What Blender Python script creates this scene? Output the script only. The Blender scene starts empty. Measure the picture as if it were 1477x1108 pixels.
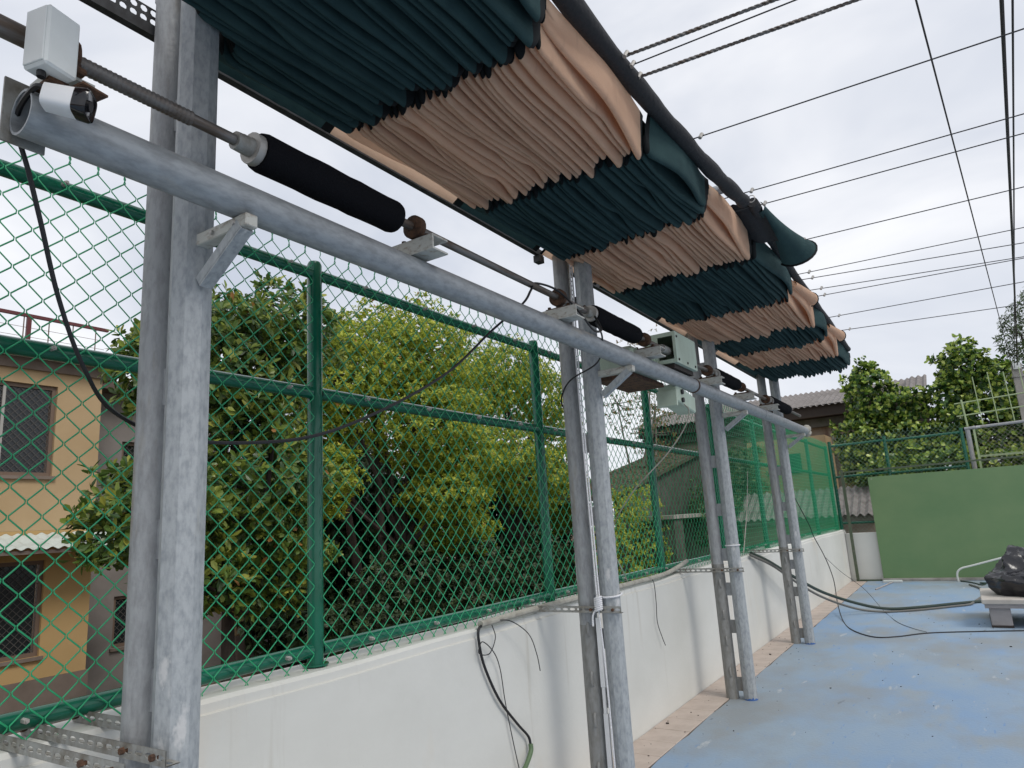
import bpy, math, random
import numpy as np
from mathutils import Vector, Matrix

random.seed(7)
RNG = np.random.default_rng(11)
SC = bpy.context.scene
COL = SC.collection
R = math.radians

# ------------------------------------------------------------------ camera
cam_d = bpy.data.cameras.new('camera')
cam = bpy.data.objects.new('camera', cam_d)
COL.objects.link(cam)
SC.camera = cam
cam_d.sensor_width = 36.0
cam_d.lens = 24.26
cam_d.clip_start = 0.02
cam_d.clip_end = 600.0
ya, pb, rc = -0.5647, -0.2008, -0.0613
R0 = np.array([[1, 0, 0], [0, 0, -1], [0, 1, 0.]])
Rz = np.array([[math.cos(ya), -math.sin(ya), 0], [math.sin(ya), math.cos(ya), 0], [0, 0, 1]])
Rx = np.array([[1, 0, 0], [0, math.cos(pb), -math.sin(pb)], [0, math.sin(pb), math.cos(pb)]])
Rr = np.array([[math.cos(rc), -math.sin(rc), 0], [math.sin(rc), math.cos(rc), 0], [0, 0, 1]])
RW = Rr @ Rx @ R0 @ Rz
mw = Matrix.Identity(4)
for i in range(3):
    mw[i][0] = RW[0][i]; mw[i][1] = -RW[1][i]; mw[i][2] = -RW[2][i]
mw[0][3], mw[1][3], mw[2][3] = 0, 0, 1.6
cam.matrix_world = mw

# ------------------------------------------------------------------ world: overcast sky
W = bpy.data.worlds.new('World'); SC.world = W; W.use_nodes = True
nt = W.node_tree; nt.nodes.clear()
SUN_DIR = Vector((0.62, -0.18, 0.76)).normalized()
out = nt.nodes.new('ShaderNodeOutputWorld')
sky = nt.nodes.new('ShaderNodeTexSky'); sky.sky_type = 'NISHITA'; sky.sun_disc = False
sky.sun_elevation = math.asin(SUN_DIR.z); sky.sun_rotation = math.atan2(SUN_DIR.x, SUN_DIR.y)
bg1 = nt.nodes.new('ShaderNodeBackground'); bg1.inputs['Strength'].default_value = 0.09
bg2 = nt.nodes.new('ShaderNodeBackground'); bg2.inputs['Strength'].default_value = 1.0
tc = nt.nodes.new('ShaderNodeTexCoord')
mp = nt.nodes.new('ShaderNodeMapping'); mp.inputs['Scale'].default_value = (1.0, 1.0, 2.2)
ns = nt.nodes.new('ShaderNodeTexNoise'); ns.inputs['Scale'].default_value = 2.3
ns.inputs['Detail'].default_value = 5; ns.inputs['Roughness'].default_value = 0.5
ns.inputs['Distortion'].default_value = 0.4
cr = nt.nodes.new('ShaderNodeValToRGB')
cr.color_ramp.elements[0].position = 0.33; cr.color_ramp.elements[0].color = (0.53, 0.57, 0.655, 1)
cr.color_ramp.elements[1].position = 0.68; cr.color_ramp.elements[1].color = (0.87, 0.875, 0.90, 1)
mx = nt.nodes.new('ShaderNodeMixShader'); mx.inputs[0].default_value = 0.92
nt.links.new(tc.outputs['Generated'], mp.inputs['Vector'])
nt.links.new(mp.outputs[0], ns.inputs['Vector'])
nt.links.new(ns.outputs['Fac'], cr.inputs[0])
nt.links.new(cr.outputs[0], bg2.inputs['Color'])
nt.links.new(sky.outputs[0], bg1.inputs['Color'])
nt.links.new(bg1.outputs[0], mx.inputs[1]); nt.links.new(bg2.outputs[0], mx.inputs[2])
nt.links.new(mx.outputs[0], out.inputs['Surface'])

sun_d = bpy.data.lights.new('sun', 'SUN'); sun_d.energy = 1.4; sun_d.angle = R(22)
sun_d.color = (1.0, 0.96, 0.9)
sun = bpy.data.objects.new('sun', sun_d); COL.objects.link(sun)
sun.rotation_euler = SUN_DIR.to_track_quat('Z', 'Y').to_euler()

vs = SC.view_settings
vs.view_transform = 'Standard'; vs.look = 'None'; vs.exposure = 0.28; vs.gamma = 1.0
vs.use_curve_mapping = False

# ------------------------------------------------------------------ materials
MATS = {}
def mat(name, base, rough=0.6, metal=0.0, noise=None, bump=None, spec=0.5, trans=0.0, stain=None, attr=None):
    """noise=(scale, colour2, lo, hi, detail)  stain=(scale, colour, lo, hi)  bump=(scale,strength)  attr=[(pos,col),...]"""
    m = bpy.data.materials.new(name); m.use_nodes = True
    n = m.node_tree; N = n.nodes; L = n.links
    b = N['Principled BSDF']; o = N['Material Output']
    b.inputs['Roughness'].default_value = rough; b.inputs['Metallic'].default_value = metal
    b.inputs['Specular IOR Level'].default_value = spec
    tcn = N.new('ShaderNodeTexCoord')
    def c4(c): return (c[0], c[1], c[2], 1)
    col = None
    if attr:
        a = N.new('ShaderNodeAttribute'); a.attribute_name = 'rnd'
        r = N.new('ShaderNodeValToRGB')
        r.color_ramp.elements[0].position = attr[0][0]; r.color_ramp.elements[0].color = c4(attr[0][1])
        r.color_ramp.elements[1].position = attr[-1][0]; r.color_ramp.elements[1].color = c4(attr[-1][1])
        for p, c in attr[1:-1]:
            e = r.color_ramp.elements.new(p); e.color = c4(c)
        L.new(a.outputs['Fac'], r.inputs[0]); col = r.outputs[0]
    def blend(col, base, spec_):
        sc, c2, lo, hi = spec_[:4]; det = spec_[4] if len(spec_) > 4 else 6
        mpn = N.new('ShaderNodeMapping')
        if isinstance(sc, tuple): mpn.inputs['Scale'].default_value = sc
        else: mpn.inputs['Scale'].default_value = (sc, sc, sc)
        L.new(tcn.outputs['Object'], mpn.inputs['Vector'])
        t = N.new('ShaderNodeTexNoise'); t.inputs['Scale'].default_value = 1.0
        t.inputs['Detail'].default_value = det; t.inputs['Roughness'].default_value = 0.6
        L.new(mpn.outputs[0], t.inputs['Vector'])
        mr = N.new('ShaderNodeMapRange'); mr.inputs['From Min'].default_value = lo; mr.inputs['From Max'].default_value = hi
        L.new(t.outputs['Fac'], mr.inputs['Value'])
        mi = N.new('ShaderNodeMix'); mi.data_type = 'RGBA'
        L.new(mr.outputs[0], mi.inputs['Factor'])
        if col is None: mi.inputs['A'].default_value = c4(base)
        else: L.new(col, mi.inputs['A'])
        mi.inputs['B'].default_value = c4(c2)
        return mi.outputs['Result']
    for s in ([noise] if noise else []) + (stain if isinstance(stain, list) else ([stain] if stain else [])):
        col = blend(col, base, s)
    if col is None: b.inputs['Base Color'].default_value = c4(base)
    else: L.new(col, b.inputs['Base Color'])
    if bump:
        t = N.new('ShaderNodeTexNoise'); t.inputs['Scale'].default_value = bump[0]; t.inputs['Detail'].default_value = 5
        L.new(tcn.outputs['Object'], t.inputs['Vector'])
        bp = N.new('ShaderNodeBump'); bp.inputs['Strength'].default_value = bump[1]; bp.inputs['Distance'].default_value = 0.02
        L.new(t.outputs['Fac'], bp.inputs['Height']); L.new(bp.outputs[0], b.inputs['Normal'])
    if trans > 0:
        tr = N.new('ShaderNodeBsdfTranslucent')
        if col is None: tr.inputs['Color'].default_value = c4(base)
        else: L.new(col, tr.inputs['Color'])
        ms = N.new('ShaderNodeMixShader'); ms.inputs[0].default_value = trans
        L.new(b.outputs[0], ms.inputs[1]); L.new(tr.outputs[0], ms.inputs[2]); L.new(ms.outputs[0], o.inputs['Surface'])
    MATS[name] = m
    return m

mat('galv', (0.375, 0.395, 0.405), 0.5, 0.10, noise=((60, 60, 26), (0.26, 0.28, 0.295), 0.42, 0.66, 8),
    stain=[((4, 4, 2.2), (0.52, 0.52, 0.515), 0.60, 0.63), ((9, 9, 1.6), (0.36, 0.335, 0.28), 0.64, 0.78)], bump=(60, 0.08))
mat('galv_old', (0.335, 0.345, 0.35), 0.55, 0.10, noise=((50, 50, 16), (0.245, 0.25, 0.255), 0.42, 0.66, 8),
    stain=[((6, 6, 1.2), (0.55, 0.555, 0.56), 0.62, 0.65), ((8, 8, 1.1), (0.23, 0.185, 0.12), 0.58, 0.76)], bump=(60, 0.12))
mat('galv_beam', (0.34, 0.36, 0.375), 0.45, 0.2, noise=((50, 18, 50), (0.24, 0.255, 0.265), 0.4, 0.66, 8),
    stain=((10, 2, 10), (0.42, 0.405, 0.37), 0.6, 0.72), bump=(50, 0.06))
mat('galv_rusty', (0.27, 0.27, 0.26), 0.65, 0.08, noise=((40, 40, 14), (0.20, 0.195, 0.18), 0.42, 0.66, 8),
    stain=[((5, 5, 2), (0.44, 0.44, 0.43), 0.62, 0.65), ((9, 9, 0.9), (0.15, 0.105, 0.06), 0.50, 0.66)], bump=(60, 0.15))
mat('steel_dirty', (0.34, 0.34, 0.32), 0.6, 0.2, noise=(16, (0.19, 0.17, 0.14), 0.4, 0.68), bump=(70, 0.15))
mat('channel', (0.50, 0.50, 0.46), 0.6, 0.1, noise=((30, 30, 60), (0.24, 0.19, 0.14), 0.52, 0.75), bump=(60, 0.1))
mat('rust', (0.13, 0.065, 0.035), 0.85, 0.1, noise=(30, (0.055, 0.03, 0.02), 0.4, 0.6), bump=(90, 0.4))
mat('shaft', (0.20, 0.19, 0.18), 0.5, 0.5, noise=((40, 6, 40), (0.12, 0.09, 0.07), 0.42, 0.62))
mat('felt', (0.008, 0.008, 0.010), 0.95, 0.0, spec=0.1, bump=(220, 0.4))
mat('black_rubber', (0.012, 0.012, 0.014), 0.5)
mat('black_pipe', (0.016, 0.016, 0.018), 0.75, bump=(40, 0.3))
mat('track', (0.040, 0.042, 0.045), 0.6, 0.2, noise=(20, (0.02, 0.02, 0.022), 0.4, 0.6))
mat('green_cloth', (0.027, 0.058, 0.062), 0.9, noise=(9, (0.038, 0.078, 0.080), 0.35, 0.7), bump=(420, 0.25), trans=0.16, spec=0.2)
mat('tan_cloth', (0.72, 0.49, 0.345), 0.85, noise=(7, (0.77, 0.54, 0.39), 0.35, 0.7), stain=((3, 14, 3), (0.62, 0.42, 0.30), 0.62, 0.75), bump=(420, 0.3), trans=0.42, spec=0.2)
mat('tape', (0.010, 0.012, 0.013), 0.8, spec=0.2)
mat('fence_green', (0.006, 0.105, 0.060), 0.17, noise=(5, (0.009, 0.14, 0.082), 0.4, 0.7), bump=(30, 0.03))
mat('wire_green', (0.025, 0.37, 0.16), 0.35)
mat('wire_pale', (0.22, 0.36, 0.27), 0.4)
mat('white_wall', (0.66, 0.655, 0.615), 0.7, noise=((0.5, 0.7, 1.1), (0.565, 0.56, 0.52), 0.35, 0.7),
    stain=[((1.3, 1.3, 0.4), (0.62, 0.56, 0.47), 0.60, 0.80), (11, (0.56, 0.55, 0.51), 0.68, 0.82), ((2, 9, 0.55), (0.55, 0.535, 0.485), 0.615, 0.72, 8), ((40, 40, 30), (0.50, 0.49, 0.45), 0.70, 0.76, 4)], bump=(35, 0.05))
mat('court', (0.205, 0.315, 0.47), 0.65, noise=((0.8, 0.45, 1), (0.27, 0.35, 0.43), 0.40, 0.60, 10),
    stain=[((1.9, 0.8, 1), (0.27, 0.325, 0.375), 0.50, 0.62, 12), ((0.6, 0.4, 1), (0.25, 0.28, 0.30), 0.47, 0.60, 12),
           ((8, 2.0, 1), (0.40, 0.435, 0.465), 0.64, 0.70, 12), ((26, 5, 1), (0.12, 0.25, 0.48), 0.63, 0.72, 12), ((11, 3, 1), (0.17, 0.20, 0.23), 0.665, 0.70, 12), ((70, 40, 1), (0.10, 0.13, 0.18), 0.71, 0.76, 5)], bump=(45, 0.15))
mat('tile', (0.50, 0.42, 0.365), 0.55, noise=(6, (0.43, 0.355, 0.305), 0.4, 0.65), stain=(28, (0.30, 0.23, 0.19), 0.66, 0.74))
mat('grout', (0.16, 0.125, 0.10), 0.9, noise=(10, (0.09, 0.08, 0.06), 0.4, 0.6))
mat('concrete', (0.36, 0.34, 0.31), 0.85, noise=(4, (0.25, 0.235, 0.21), 0.4, 0.65), bump=(20, 0.2))
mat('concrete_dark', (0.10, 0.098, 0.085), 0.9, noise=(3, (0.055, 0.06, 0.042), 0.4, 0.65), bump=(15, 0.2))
mat('old_plaster', (0.36, 0.30, 0.24), 0.9, noise=(1.2, (0.24, 0.19, 0.15), 0.42, 0.62), stain=((2, 2, .6), (0.20, 0.13, 0.10), 0.6, 0.75))
mat('asbestos', (0.23, 0.21, 0.20), 0.9, noise=((1.5, 6, 3), (0.145, 0.13, 0.12), 0.4, 0.65))
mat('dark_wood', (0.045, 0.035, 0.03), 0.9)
mat('board_green', (0.125, 0.225, 0.098), 0.6, noise=((0.7, 1, 1.0), (0.175, 0.265, 0.12), 0.35, 0.7),
    stain=[((2.4, 1, 2.8), (0.24, 0.34, 0.25), 0.69, 0.78), (26, (0.20, 0.30, 0.18), 0.72, 0.78)], bump=(25, 0.05))
mat('frame_olive', (0.075, 0.10, 0.060), 0.7, noise=(18, (0.13, 0.13, 0.10), 0.5, 0.7))
mat('gate_green', (0.36, 0.44, 0.24), 0.55, noise=(14, (0.28, 0.25, 0.15), 0.6, 0.75))
mat('yellow_wall', (0.45, 0.285, 0.11), 0.8, noise=((0.8, 0.8, 0.5), (0.51, 0.34, 0.155), 0.35, 0.7), stain=(8, (0.42, 0.31, 0.18), 0.68, 0.8))
mat('pale_wall', (0.47, 0.335, 0.19), 0.8, noise=(1, (0.42, 0.29, 0.155), 0.4, 0.7))
mat('grey_wall', (0.24, 0.215, 0.20), 0.85, noise=(1.5, (0.19, 0.17, 0.155), 0.4, 0.65))
mat('plinth', (0.215, 0.17, 0.14), 0.9, noise=(2, (0.16, 0.125, 0.10), 0.4, 0.65))
mat('fascia', (0.125, 0.09, 0.075), 0.85, noise=((3, 3, 9), (0.22, 0.19, 0.16), 0.5, 0.7))
mat('glass', (0.02, 0.024, 0.026), 0.12, spec=0.5)
mat('screen', (0.09, 0.085, 0.08), 0.7)
mat('alu', (0.42, 0.40, 0.37), 0.5, 0.3)
mat('frame_brown', (0.16, 0.11, 0.08), 0.6)
mat('tin_pale', (0.62, 0.68, 0.64), 0.5, 0.2, noise=(4, (0.47, 0.50, 0.46), 0.45, 0.7))
mat('red_rail', (0.11, 0.02, 0.022), 0.5)
mat('white_plastic', (0.74, 0.76, 0.74), 0.45, noise=(7, (0.66, 0.68, 0.65), 0.45, 0.7))
mat('white_gloss', (0.80, 0.80, 0.80), 0.3)
mat('lens_black', (0.006, 0.006, 0.008), 0.12, spec=0.6)
mat('pale_green', (0.50, 0.60, 0.49), 0.55, noise=((6, 6, 3), (0.42, 0.49, 0.39), 0.45, 0.7), stain=(22, (0.20, 0.15, 0.10), 0.68, 0.78))
mat('rope', (0.78, 0.78, 0.80), 0.8, bump=(160, 0.6))
mat('conduit', (0.40, 0.385, 0.33), 0.7, noise=(14, (0.27, 0.25, 0.21), 0.45, 0.65))
mat('tape_green', (0.10, 0.16, 0.08), 0.6)
mat('hose', (0.022, 0.040, 0.028), 0.45)
mat('hose_grey', (0.14, 0.135, 0.12), 0.6)
mat('pvc', (0.58, 0.60, 0.57), 0.4)
mat('bench_top', (0.52, 0.48, 0.43), 0.7, noise=(6, (0.42, 0.385, 0.34), 0.4, 0.7))
mat('bench_leg', (0.38, 0.35, 0.34), 0.75, noise=(5, (0.30, 0.27, 0.26), 0.4, 0.7))
mat('bag', (0.014, 0.014, 0.017), 0.22, spec=0.6, bump=(9, 0.4))
mat('blue_paint', (0.05, 0.13, 0.36), 0.5)
mat('bark', (0.06, 0.046, 0.036), 0.9, noise=((12, 12, 3), (0.035, 0.027, 0.022), 0.4, 0.6), bump=(25, 0.5))
mat('bark_pale', (0.22, 0.20, 0.165), 0.9, noise=((10, 10, 3), (0.13, 0.115, 0.09), 0.4, 0.6))
mat('earth', (0.14, 0.085, 0.055), 0.95, noise=(1.6, (0.085, 0.055, 0.036), 0.4, 0.65), stain=[(0.5, (0.085, 0.10, 0.035), 0.55, 0.66), (26, (0.22, 0.155, 0.09), 0.62, 0.70)], bump=(14, 0.5))
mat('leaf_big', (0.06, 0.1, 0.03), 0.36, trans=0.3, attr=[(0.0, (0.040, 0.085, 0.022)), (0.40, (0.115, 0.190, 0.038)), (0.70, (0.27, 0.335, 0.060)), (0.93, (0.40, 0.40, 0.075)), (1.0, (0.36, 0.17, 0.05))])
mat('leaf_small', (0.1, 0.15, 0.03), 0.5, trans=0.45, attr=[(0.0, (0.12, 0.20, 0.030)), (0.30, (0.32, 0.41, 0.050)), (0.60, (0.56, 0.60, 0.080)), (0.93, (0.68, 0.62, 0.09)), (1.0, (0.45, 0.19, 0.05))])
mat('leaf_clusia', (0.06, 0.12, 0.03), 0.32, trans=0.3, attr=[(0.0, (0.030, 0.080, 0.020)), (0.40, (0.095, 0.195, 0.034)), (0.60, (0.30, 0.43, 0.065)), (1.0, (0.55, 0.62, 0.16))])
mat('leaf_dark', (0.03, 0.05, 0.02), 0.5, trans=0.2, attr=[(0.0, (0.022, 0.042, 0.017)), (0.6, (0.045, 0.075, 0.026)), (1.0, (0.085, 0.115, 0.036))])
mat('leaf_grey', (0.06, 0.09, 0.05), 0.5, trans=0.25, attr=[(0.0, (0.050, 0.090, 0.036)), (0.6, (0.100, 0.155, 0.058)), (1.0, (0.18, 0.235, 0.085))])
mat('leaf_dry', (0.2, 0.12, 0.06), 0.8, trans=0.25, attr=[(0.0, (0.12, 0.13, 0.035)), (0.5, (0.22, 0.17, 0.06)), (1.0, (0.32, 0.17, 0.08))])
mat('litter', (0.2, 0.13, 0.07), 0.9, attr=[(0.0, (0.06, 0.045, 0.022)), (0.5, (0.10, 0.085, 0.035)), (1.0, (0.19, 0.12, 0.055))])
mat('mossy_roof', (0.085, 0.075, 0.055), 0.95, noise=(2, (0.06, 0.07, 0.03), 0.4, 0.6))
mat('debris', (0.03, 0.025, 0.02), 0.9)
M = MATS

# ------------------------------------------------------------------ helpers
ORI = {}
def link(o): COL.objects.link(o); return o
def thing(name, label, cat, loc=(0, 0, 0), group=None):
    o = link(bpy.data.objects.new(name, None)); o.location = loc; o.empty_display_size = 0.1
    o['label'] = label; o['category'] = cat
    if group: o['group'] = group
    ORI[o.name] = np.array(loc, float)
    return o
def tag(o, label=None, cat=None, group=None, kind=None):
    if label: o['label'] = label
    if cat: o['category'] = cat
    if group: o['group'] = group
    if kind: o['kind'] = kind
    return o

class MB:
    def __init__(s): s.v = []; s.f = []; s.n = 0
    def add(s, v, f):
        v = [tuple(map(float, p)) for p in v]
        s.f += [tuple(i + s.n for i in q) for q in f]; s.v += v; s.n += len(v); return s
    def box(s, lo, hi, rot=None, piv=None, bev=0.0):
        x0, y0, z0 = lo; x1, y1, z1 = hi
        if bev > 0:
            b = bev; V = []
            for (x, sx) in ((x0, 1), (x1, -1)):
                for (y, sy) in ((y0, 1), (y1, -1)):
                    for (z, sz) in ((z0, 1), (z1, -1)):
                        V += [(x, y + sy * b, z + sz * b), (x + sx * b, y, z + sz * b), (x + sx * b, y + sy * b, z)]
            F = []
            def ix(a, bb, c, k): return (a * 4 + bb * 2 + c) * 3 + k
            for a in (0, 1):
                q = [ix(a, 0, 0, 0), ix(a, 1, 0, 0), ix(a, 1, 1, 0), ix(a, 0, 1, 0)]; F.append(q if a else q[::-1])
                q = [ix(0, a, 0, 1), ix(0, a, 1, 1), ix(1, a, 1, 1), ix(1, a, 0, 1)]; F.append(q if a else q[::-1])
                q = [ix(0, 0, a, 2), ix(1, 0, a, 2), ix(1, 1, a, 2), ix(0, 1, a, 2)]; F.append(q if a else q[::-1])
            for a in (0, 1):
                for c in (0, 1):
                    F.append([ix(a, c, 0, 0), ix(a, c, 1, 0), ix(a, c, 1, 1), ix(a, c, 0, 1)])
                    F.append([ix(a, 0, c, 0), ix(a, 1, c, 0), ix(a, 1, c, 2), ix(a, 0, c, 2)])
                    F.append([ix(0, a, c, 1), ix(1, a, c, 1), ix(1, a, c, 2), ix(0, a, c, 2)])
                    for d in (0, 1): F.append([ix(a, c, d, 0), ix(a, c, d, 1), ix(a, c, d, 2)])
        else:
            V = [(x0, y0, z0), (x1, y0, z0), (x1, y1, z0), (x0, y1, z0), (x0, y0, z1), (x1, y0, z1), (x1, y1, z1), (x0, y1, z1)]
            F = [(3, 2, 1, 0), (4, 5, 6, 7), (0, 1, 5, 4), (1, 2, 6, 5), (2, 3, 7, 6), (3, 0, 4, 7)]
        if rot is not None:
            c = Vector(piv if piv is not None else ((x0 + x1) / 2, (y0 + y1) / 2, (z0 + z1) / 2))
            V = [tuple(rot @ (Vector(p) - c) + c) for p in V]
        return s.add(V, F)
    def tube(s, pts, r, n=8, caps=True, flat=0.0):
        P = [Vector(p) for p in pts]; k = len(P)
        rs = r if isinstance(r, (list, tuple, np.ndarray)) else [r] * k
        V = []; F = []
        t0 = (P[1] - P[0]).normalized()
        up = Vector((0, 0, 1)) if abs(t0.z) < 0.9 else Vector((1, 0, 0))
        u = t0.cross(up).normalized()
        for i in range(k):
            if i == 0: t = t0
            elif i == k - 1: t = (P[i] - P[i - 1]).normalized()
            else: t = ((P[i + 1] - P[i]).normalized() + (P[i] - P[i - 1]).normalized())
            if t.length < 1e-6: t = t0
            t.normalize()
            u = (u - t * u.dot(t)); u.normalize(); w = t.cross(u)
            for j in range(n):
                a = 2 * math.pi * (j + 0.5) / n
                V.append(P[i] + (u * math.cos(a) + w * math.sin(a)) * rs[i])
        for i in range(k - 1):
            for j in range(n):
                F.append((i * n + j, i * n + (j + 1) % n, (i + 1) * n + (j + 1) % n, (i + 1) * n + j))
        if caps:
            F.append(tuple(range(n - 1, -1, -1))); F.append(tuple((k - 1) * n + j for j in range(n)))
        return s.add(V, F)
    def build(s, name, m, parent=None, smooth=True, auto=35, off=None):
        me = bpy.data.meshes.new(name)
        V = np.array(s.v, float)
        if parent is not None:
            ro = parent
            while ro.parent is not None: ro = ro.parent
            V = V - ORI.get(ro.name, np.zeros(3))
        elif off is not None: V = V - np.array(off, float)
        me.from_pydata(V.tolist(), [], s.f); me.update()
        me.materials.append(M[m])
        if smooth:
            me.polygons.foreach_set('use_smooth', [True] * len(me.polygons))
            if auto: me.set_sharp_from_angle(angle=R(auto))
        o = link(bpy.data.objects.new(name, me))
        if parent is not None: o.parent = parent
        elif off is not None: o.location = off
        return o
def struct(name, mb, m, **k):
    o = mb.build(name, m, None, **k); o['kind'] = 'structure'; return o
def copy_tree(o, parent=None):
    c = o.copy(); link(c); c.parent = parent
    for ch in list(o.children): copy_tree(ch, c)
    return c
def spline(pts, n=8):
    """Catmull-Rom through points"""
    P = [np.array(p, float) for p in pts]; P = [2 * P[0] - P[1]] + P + [2 * P[-1] - P[-2]]
    o = []
    for i in range(1, len(P) - 2):
        for k in range(n):
            t = k / n
            o.append(0.5 * (2 * P[i] + (P[i + 1] - P[i - 1]) * t + (2 * P[i - 1] - 5 * P[i] + 4 * P[i + 1] - P[i + 2]) * t * t + (3 * P[i] - P[i - 1] - 3 * P[i + 1] + P[i + 2]) * t ** 3))
    o.append(P[-2]); return o
def perforated(mb, origin, du, dv, dn, nu, nv, pu, pv, hu, hv, th=0.003):
    """flat strip with nu x nv octagonal holes; du,dv,dn unit vectors; pitch pu,pv; hole half sizes hu,hv"""
    O = np.array(origin, float); du = np.array(du, float); dv = np.array(dv, float); dn = np.array(dn, float)
    oc = [(1, .42), (.42, 1), (-.42, 1), (-1, .42), (-1, -.42), (-.42, -1), (.42, -1), (1, -.42)]
    for i in range(nu):
        for j in range(nv):
            c = O + du * pu * (i + .5) + dv * pv * (j + .5); V = []
            for zz in (0, th):
                for (a, b) in oc: V.append(c + du * hu * a + dv * hv * b + dn * zz)
                for (a, b) in oc: V.append(c + du * pu / 2 * (1 if a > .9 else -1 if a < -.9 else a) + dv * pv / 2 * (1 if b > .9 else -1 if b < -.9 else b) + dn * zz)
                V += [c + du * pu / 2 * sx + dv * pv / 2 * sy + dn * zz for (sx, sy) in ((1, 1), (-1, 1), (-1, -1), (1, -1))]
            F = []
            for z in (0, 1):
                b0 = z * 20
                for k in range(8):
                    q = (b0 + k, b0 + (k + 1) % 8, b0 + 8 + (k + 1) % 8, b0 + 8 + k); F.append(q if z == 0 else q[::-1])
                for q, (a, b, c_) in enumerate(((0, 1, 0), (2, 3, 1), (4, 5, 2), (6, 7, 3))):
                    t = (b0 + 8 + a, b0 + 8 + b, b0 + 16 + c_); F.append(t if z else t[::-1])
            for k in range(8): F.append((k, (k + 1) % 8, 20 + (k + 1) % 8, 20 + k))
            mb.add(V, F)
    return mb

# ------------------------------------------------------------------ ground and court
WX = -2.305           # court face of the parapet
YE = 16.62            # face of the end wall
g = MB(); G = 40
xs = np.linspace(-140, 140, G); ysx = np.linspace(-90, 190, G)
Vg = [(x, y, -0.95 - 0.02 * math.sin(x * .3) * math.cos(y * .27)) for x in xs for y in ysx]
Fg = [(i * G + j, (i + 1) * G + j, (i + 1) * G + j + 1, i * G + j + 1) for i in range(G - 1) for j in range(G - 1)]
g.add(Vg, Fg); struct('ground', g, 'earth')
g = MB().box((-2.60, -9, -0.93), (12, YE + 0.25, -0.012)); struct('court_slab', g, 'concrete', smooth=False)
g = MB()
edge = []
for i in range(130):
    y = -9 + i * (YE - 0.02 + 9) / 129
    edge.append((-2.0 + 0.006 * math.sin(y * 7.3) + 0.004 * math.sin(y * 17), y, 0.0))
Vc = edge + [(12, e[1], 0.0) for e in edge]
n_ = len(edge)
g.add(Vc, [(i, n_ + i, n_ + i + 1, i + 1) for i in range(n_ - 1)]); struct('court_floor', g, 'court', smooth=False)
g = MB().box((WX - 0.01, -9, -0.0115), (-1.995, YE - 0.02, -0.005)); bed = struct('tile_bed', g, 'grout', smooth=False)
tm = MB().box((-0.147, -0.147, 0), (0.147, 0.147, 0.011), bev=0.003)
t0 = None
for i in range(50):
    y = 1.9 + i * 0.30
    if y > YE - 0.16: break
    if t0 is None: t0 = tm.build('tile', 'tile', bed, smooth=False); o = t0
    else: o = t0.copy(); link(o); o.parent = bed
    o.location = (WX + 0.152, y, -0.0045 + random.uniform(-.001, .001)); o.rotation_euler = (random.uniform(-.004, .004), random.uniform(-.004, .004), 0)

# ------------------------------------------------------------------ parapet walls
t = thing('parapet_wall', 'long low white painted parapet wall carrying the green chain link fence', 'wall', (WX, 4, 0))
w = MB()
prof = [(0, -0.012), (0, 1.018), (-0.012, 1.022), (-0.012, 1.052), (-0.028, 1.066), (-0.238, 1.066), (-0.25, 1.052), (-0.25, -0.93), (-0.01, -0.93)]
ysg = np.linspace(-3, YE + 0.22, 90); V = []
for y in ysg:
    wob = 0.004 * math.sin(y * 1.9) + 0.003 * math.sin(y * 5.1)
    V += [(WX + px, y, pz + (wob if pz > .9 else 0)) for px, pz in prof]
k = len(prof)
F = [(i * k + j, (i + 1) * k + j, (i + 1) * k + (j + 1) % k, i * k + (j + 1) % k) for i in range(len(ysg) - 1) for j in range(k)]
F += [tuple(range(k)), tuple(range((len(ysg) - 1) * k + k - 1, (len(ysg) - 1) * k - 1, -1))]
w.add(V, F); w.build('wall_body', 'white_wall', t, auto=20)
t = thing('end_wall', 'short white wall across the far end behind the green board', 'wall', (1, YE + .1, 0))
MB().box((WX + 0.003, YE, -0.01), (6.0, YE + 0.2, 0.985), bev=0.006).build('wall_body', 'white_wall', t, smooth=False)
MB().box((-1.72, YE - 0.11, 0.002), (4.0, YE - 0.002, 0.055), bev=0.006).build('kerb', 'concrete', t, smooth=False)

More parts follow.
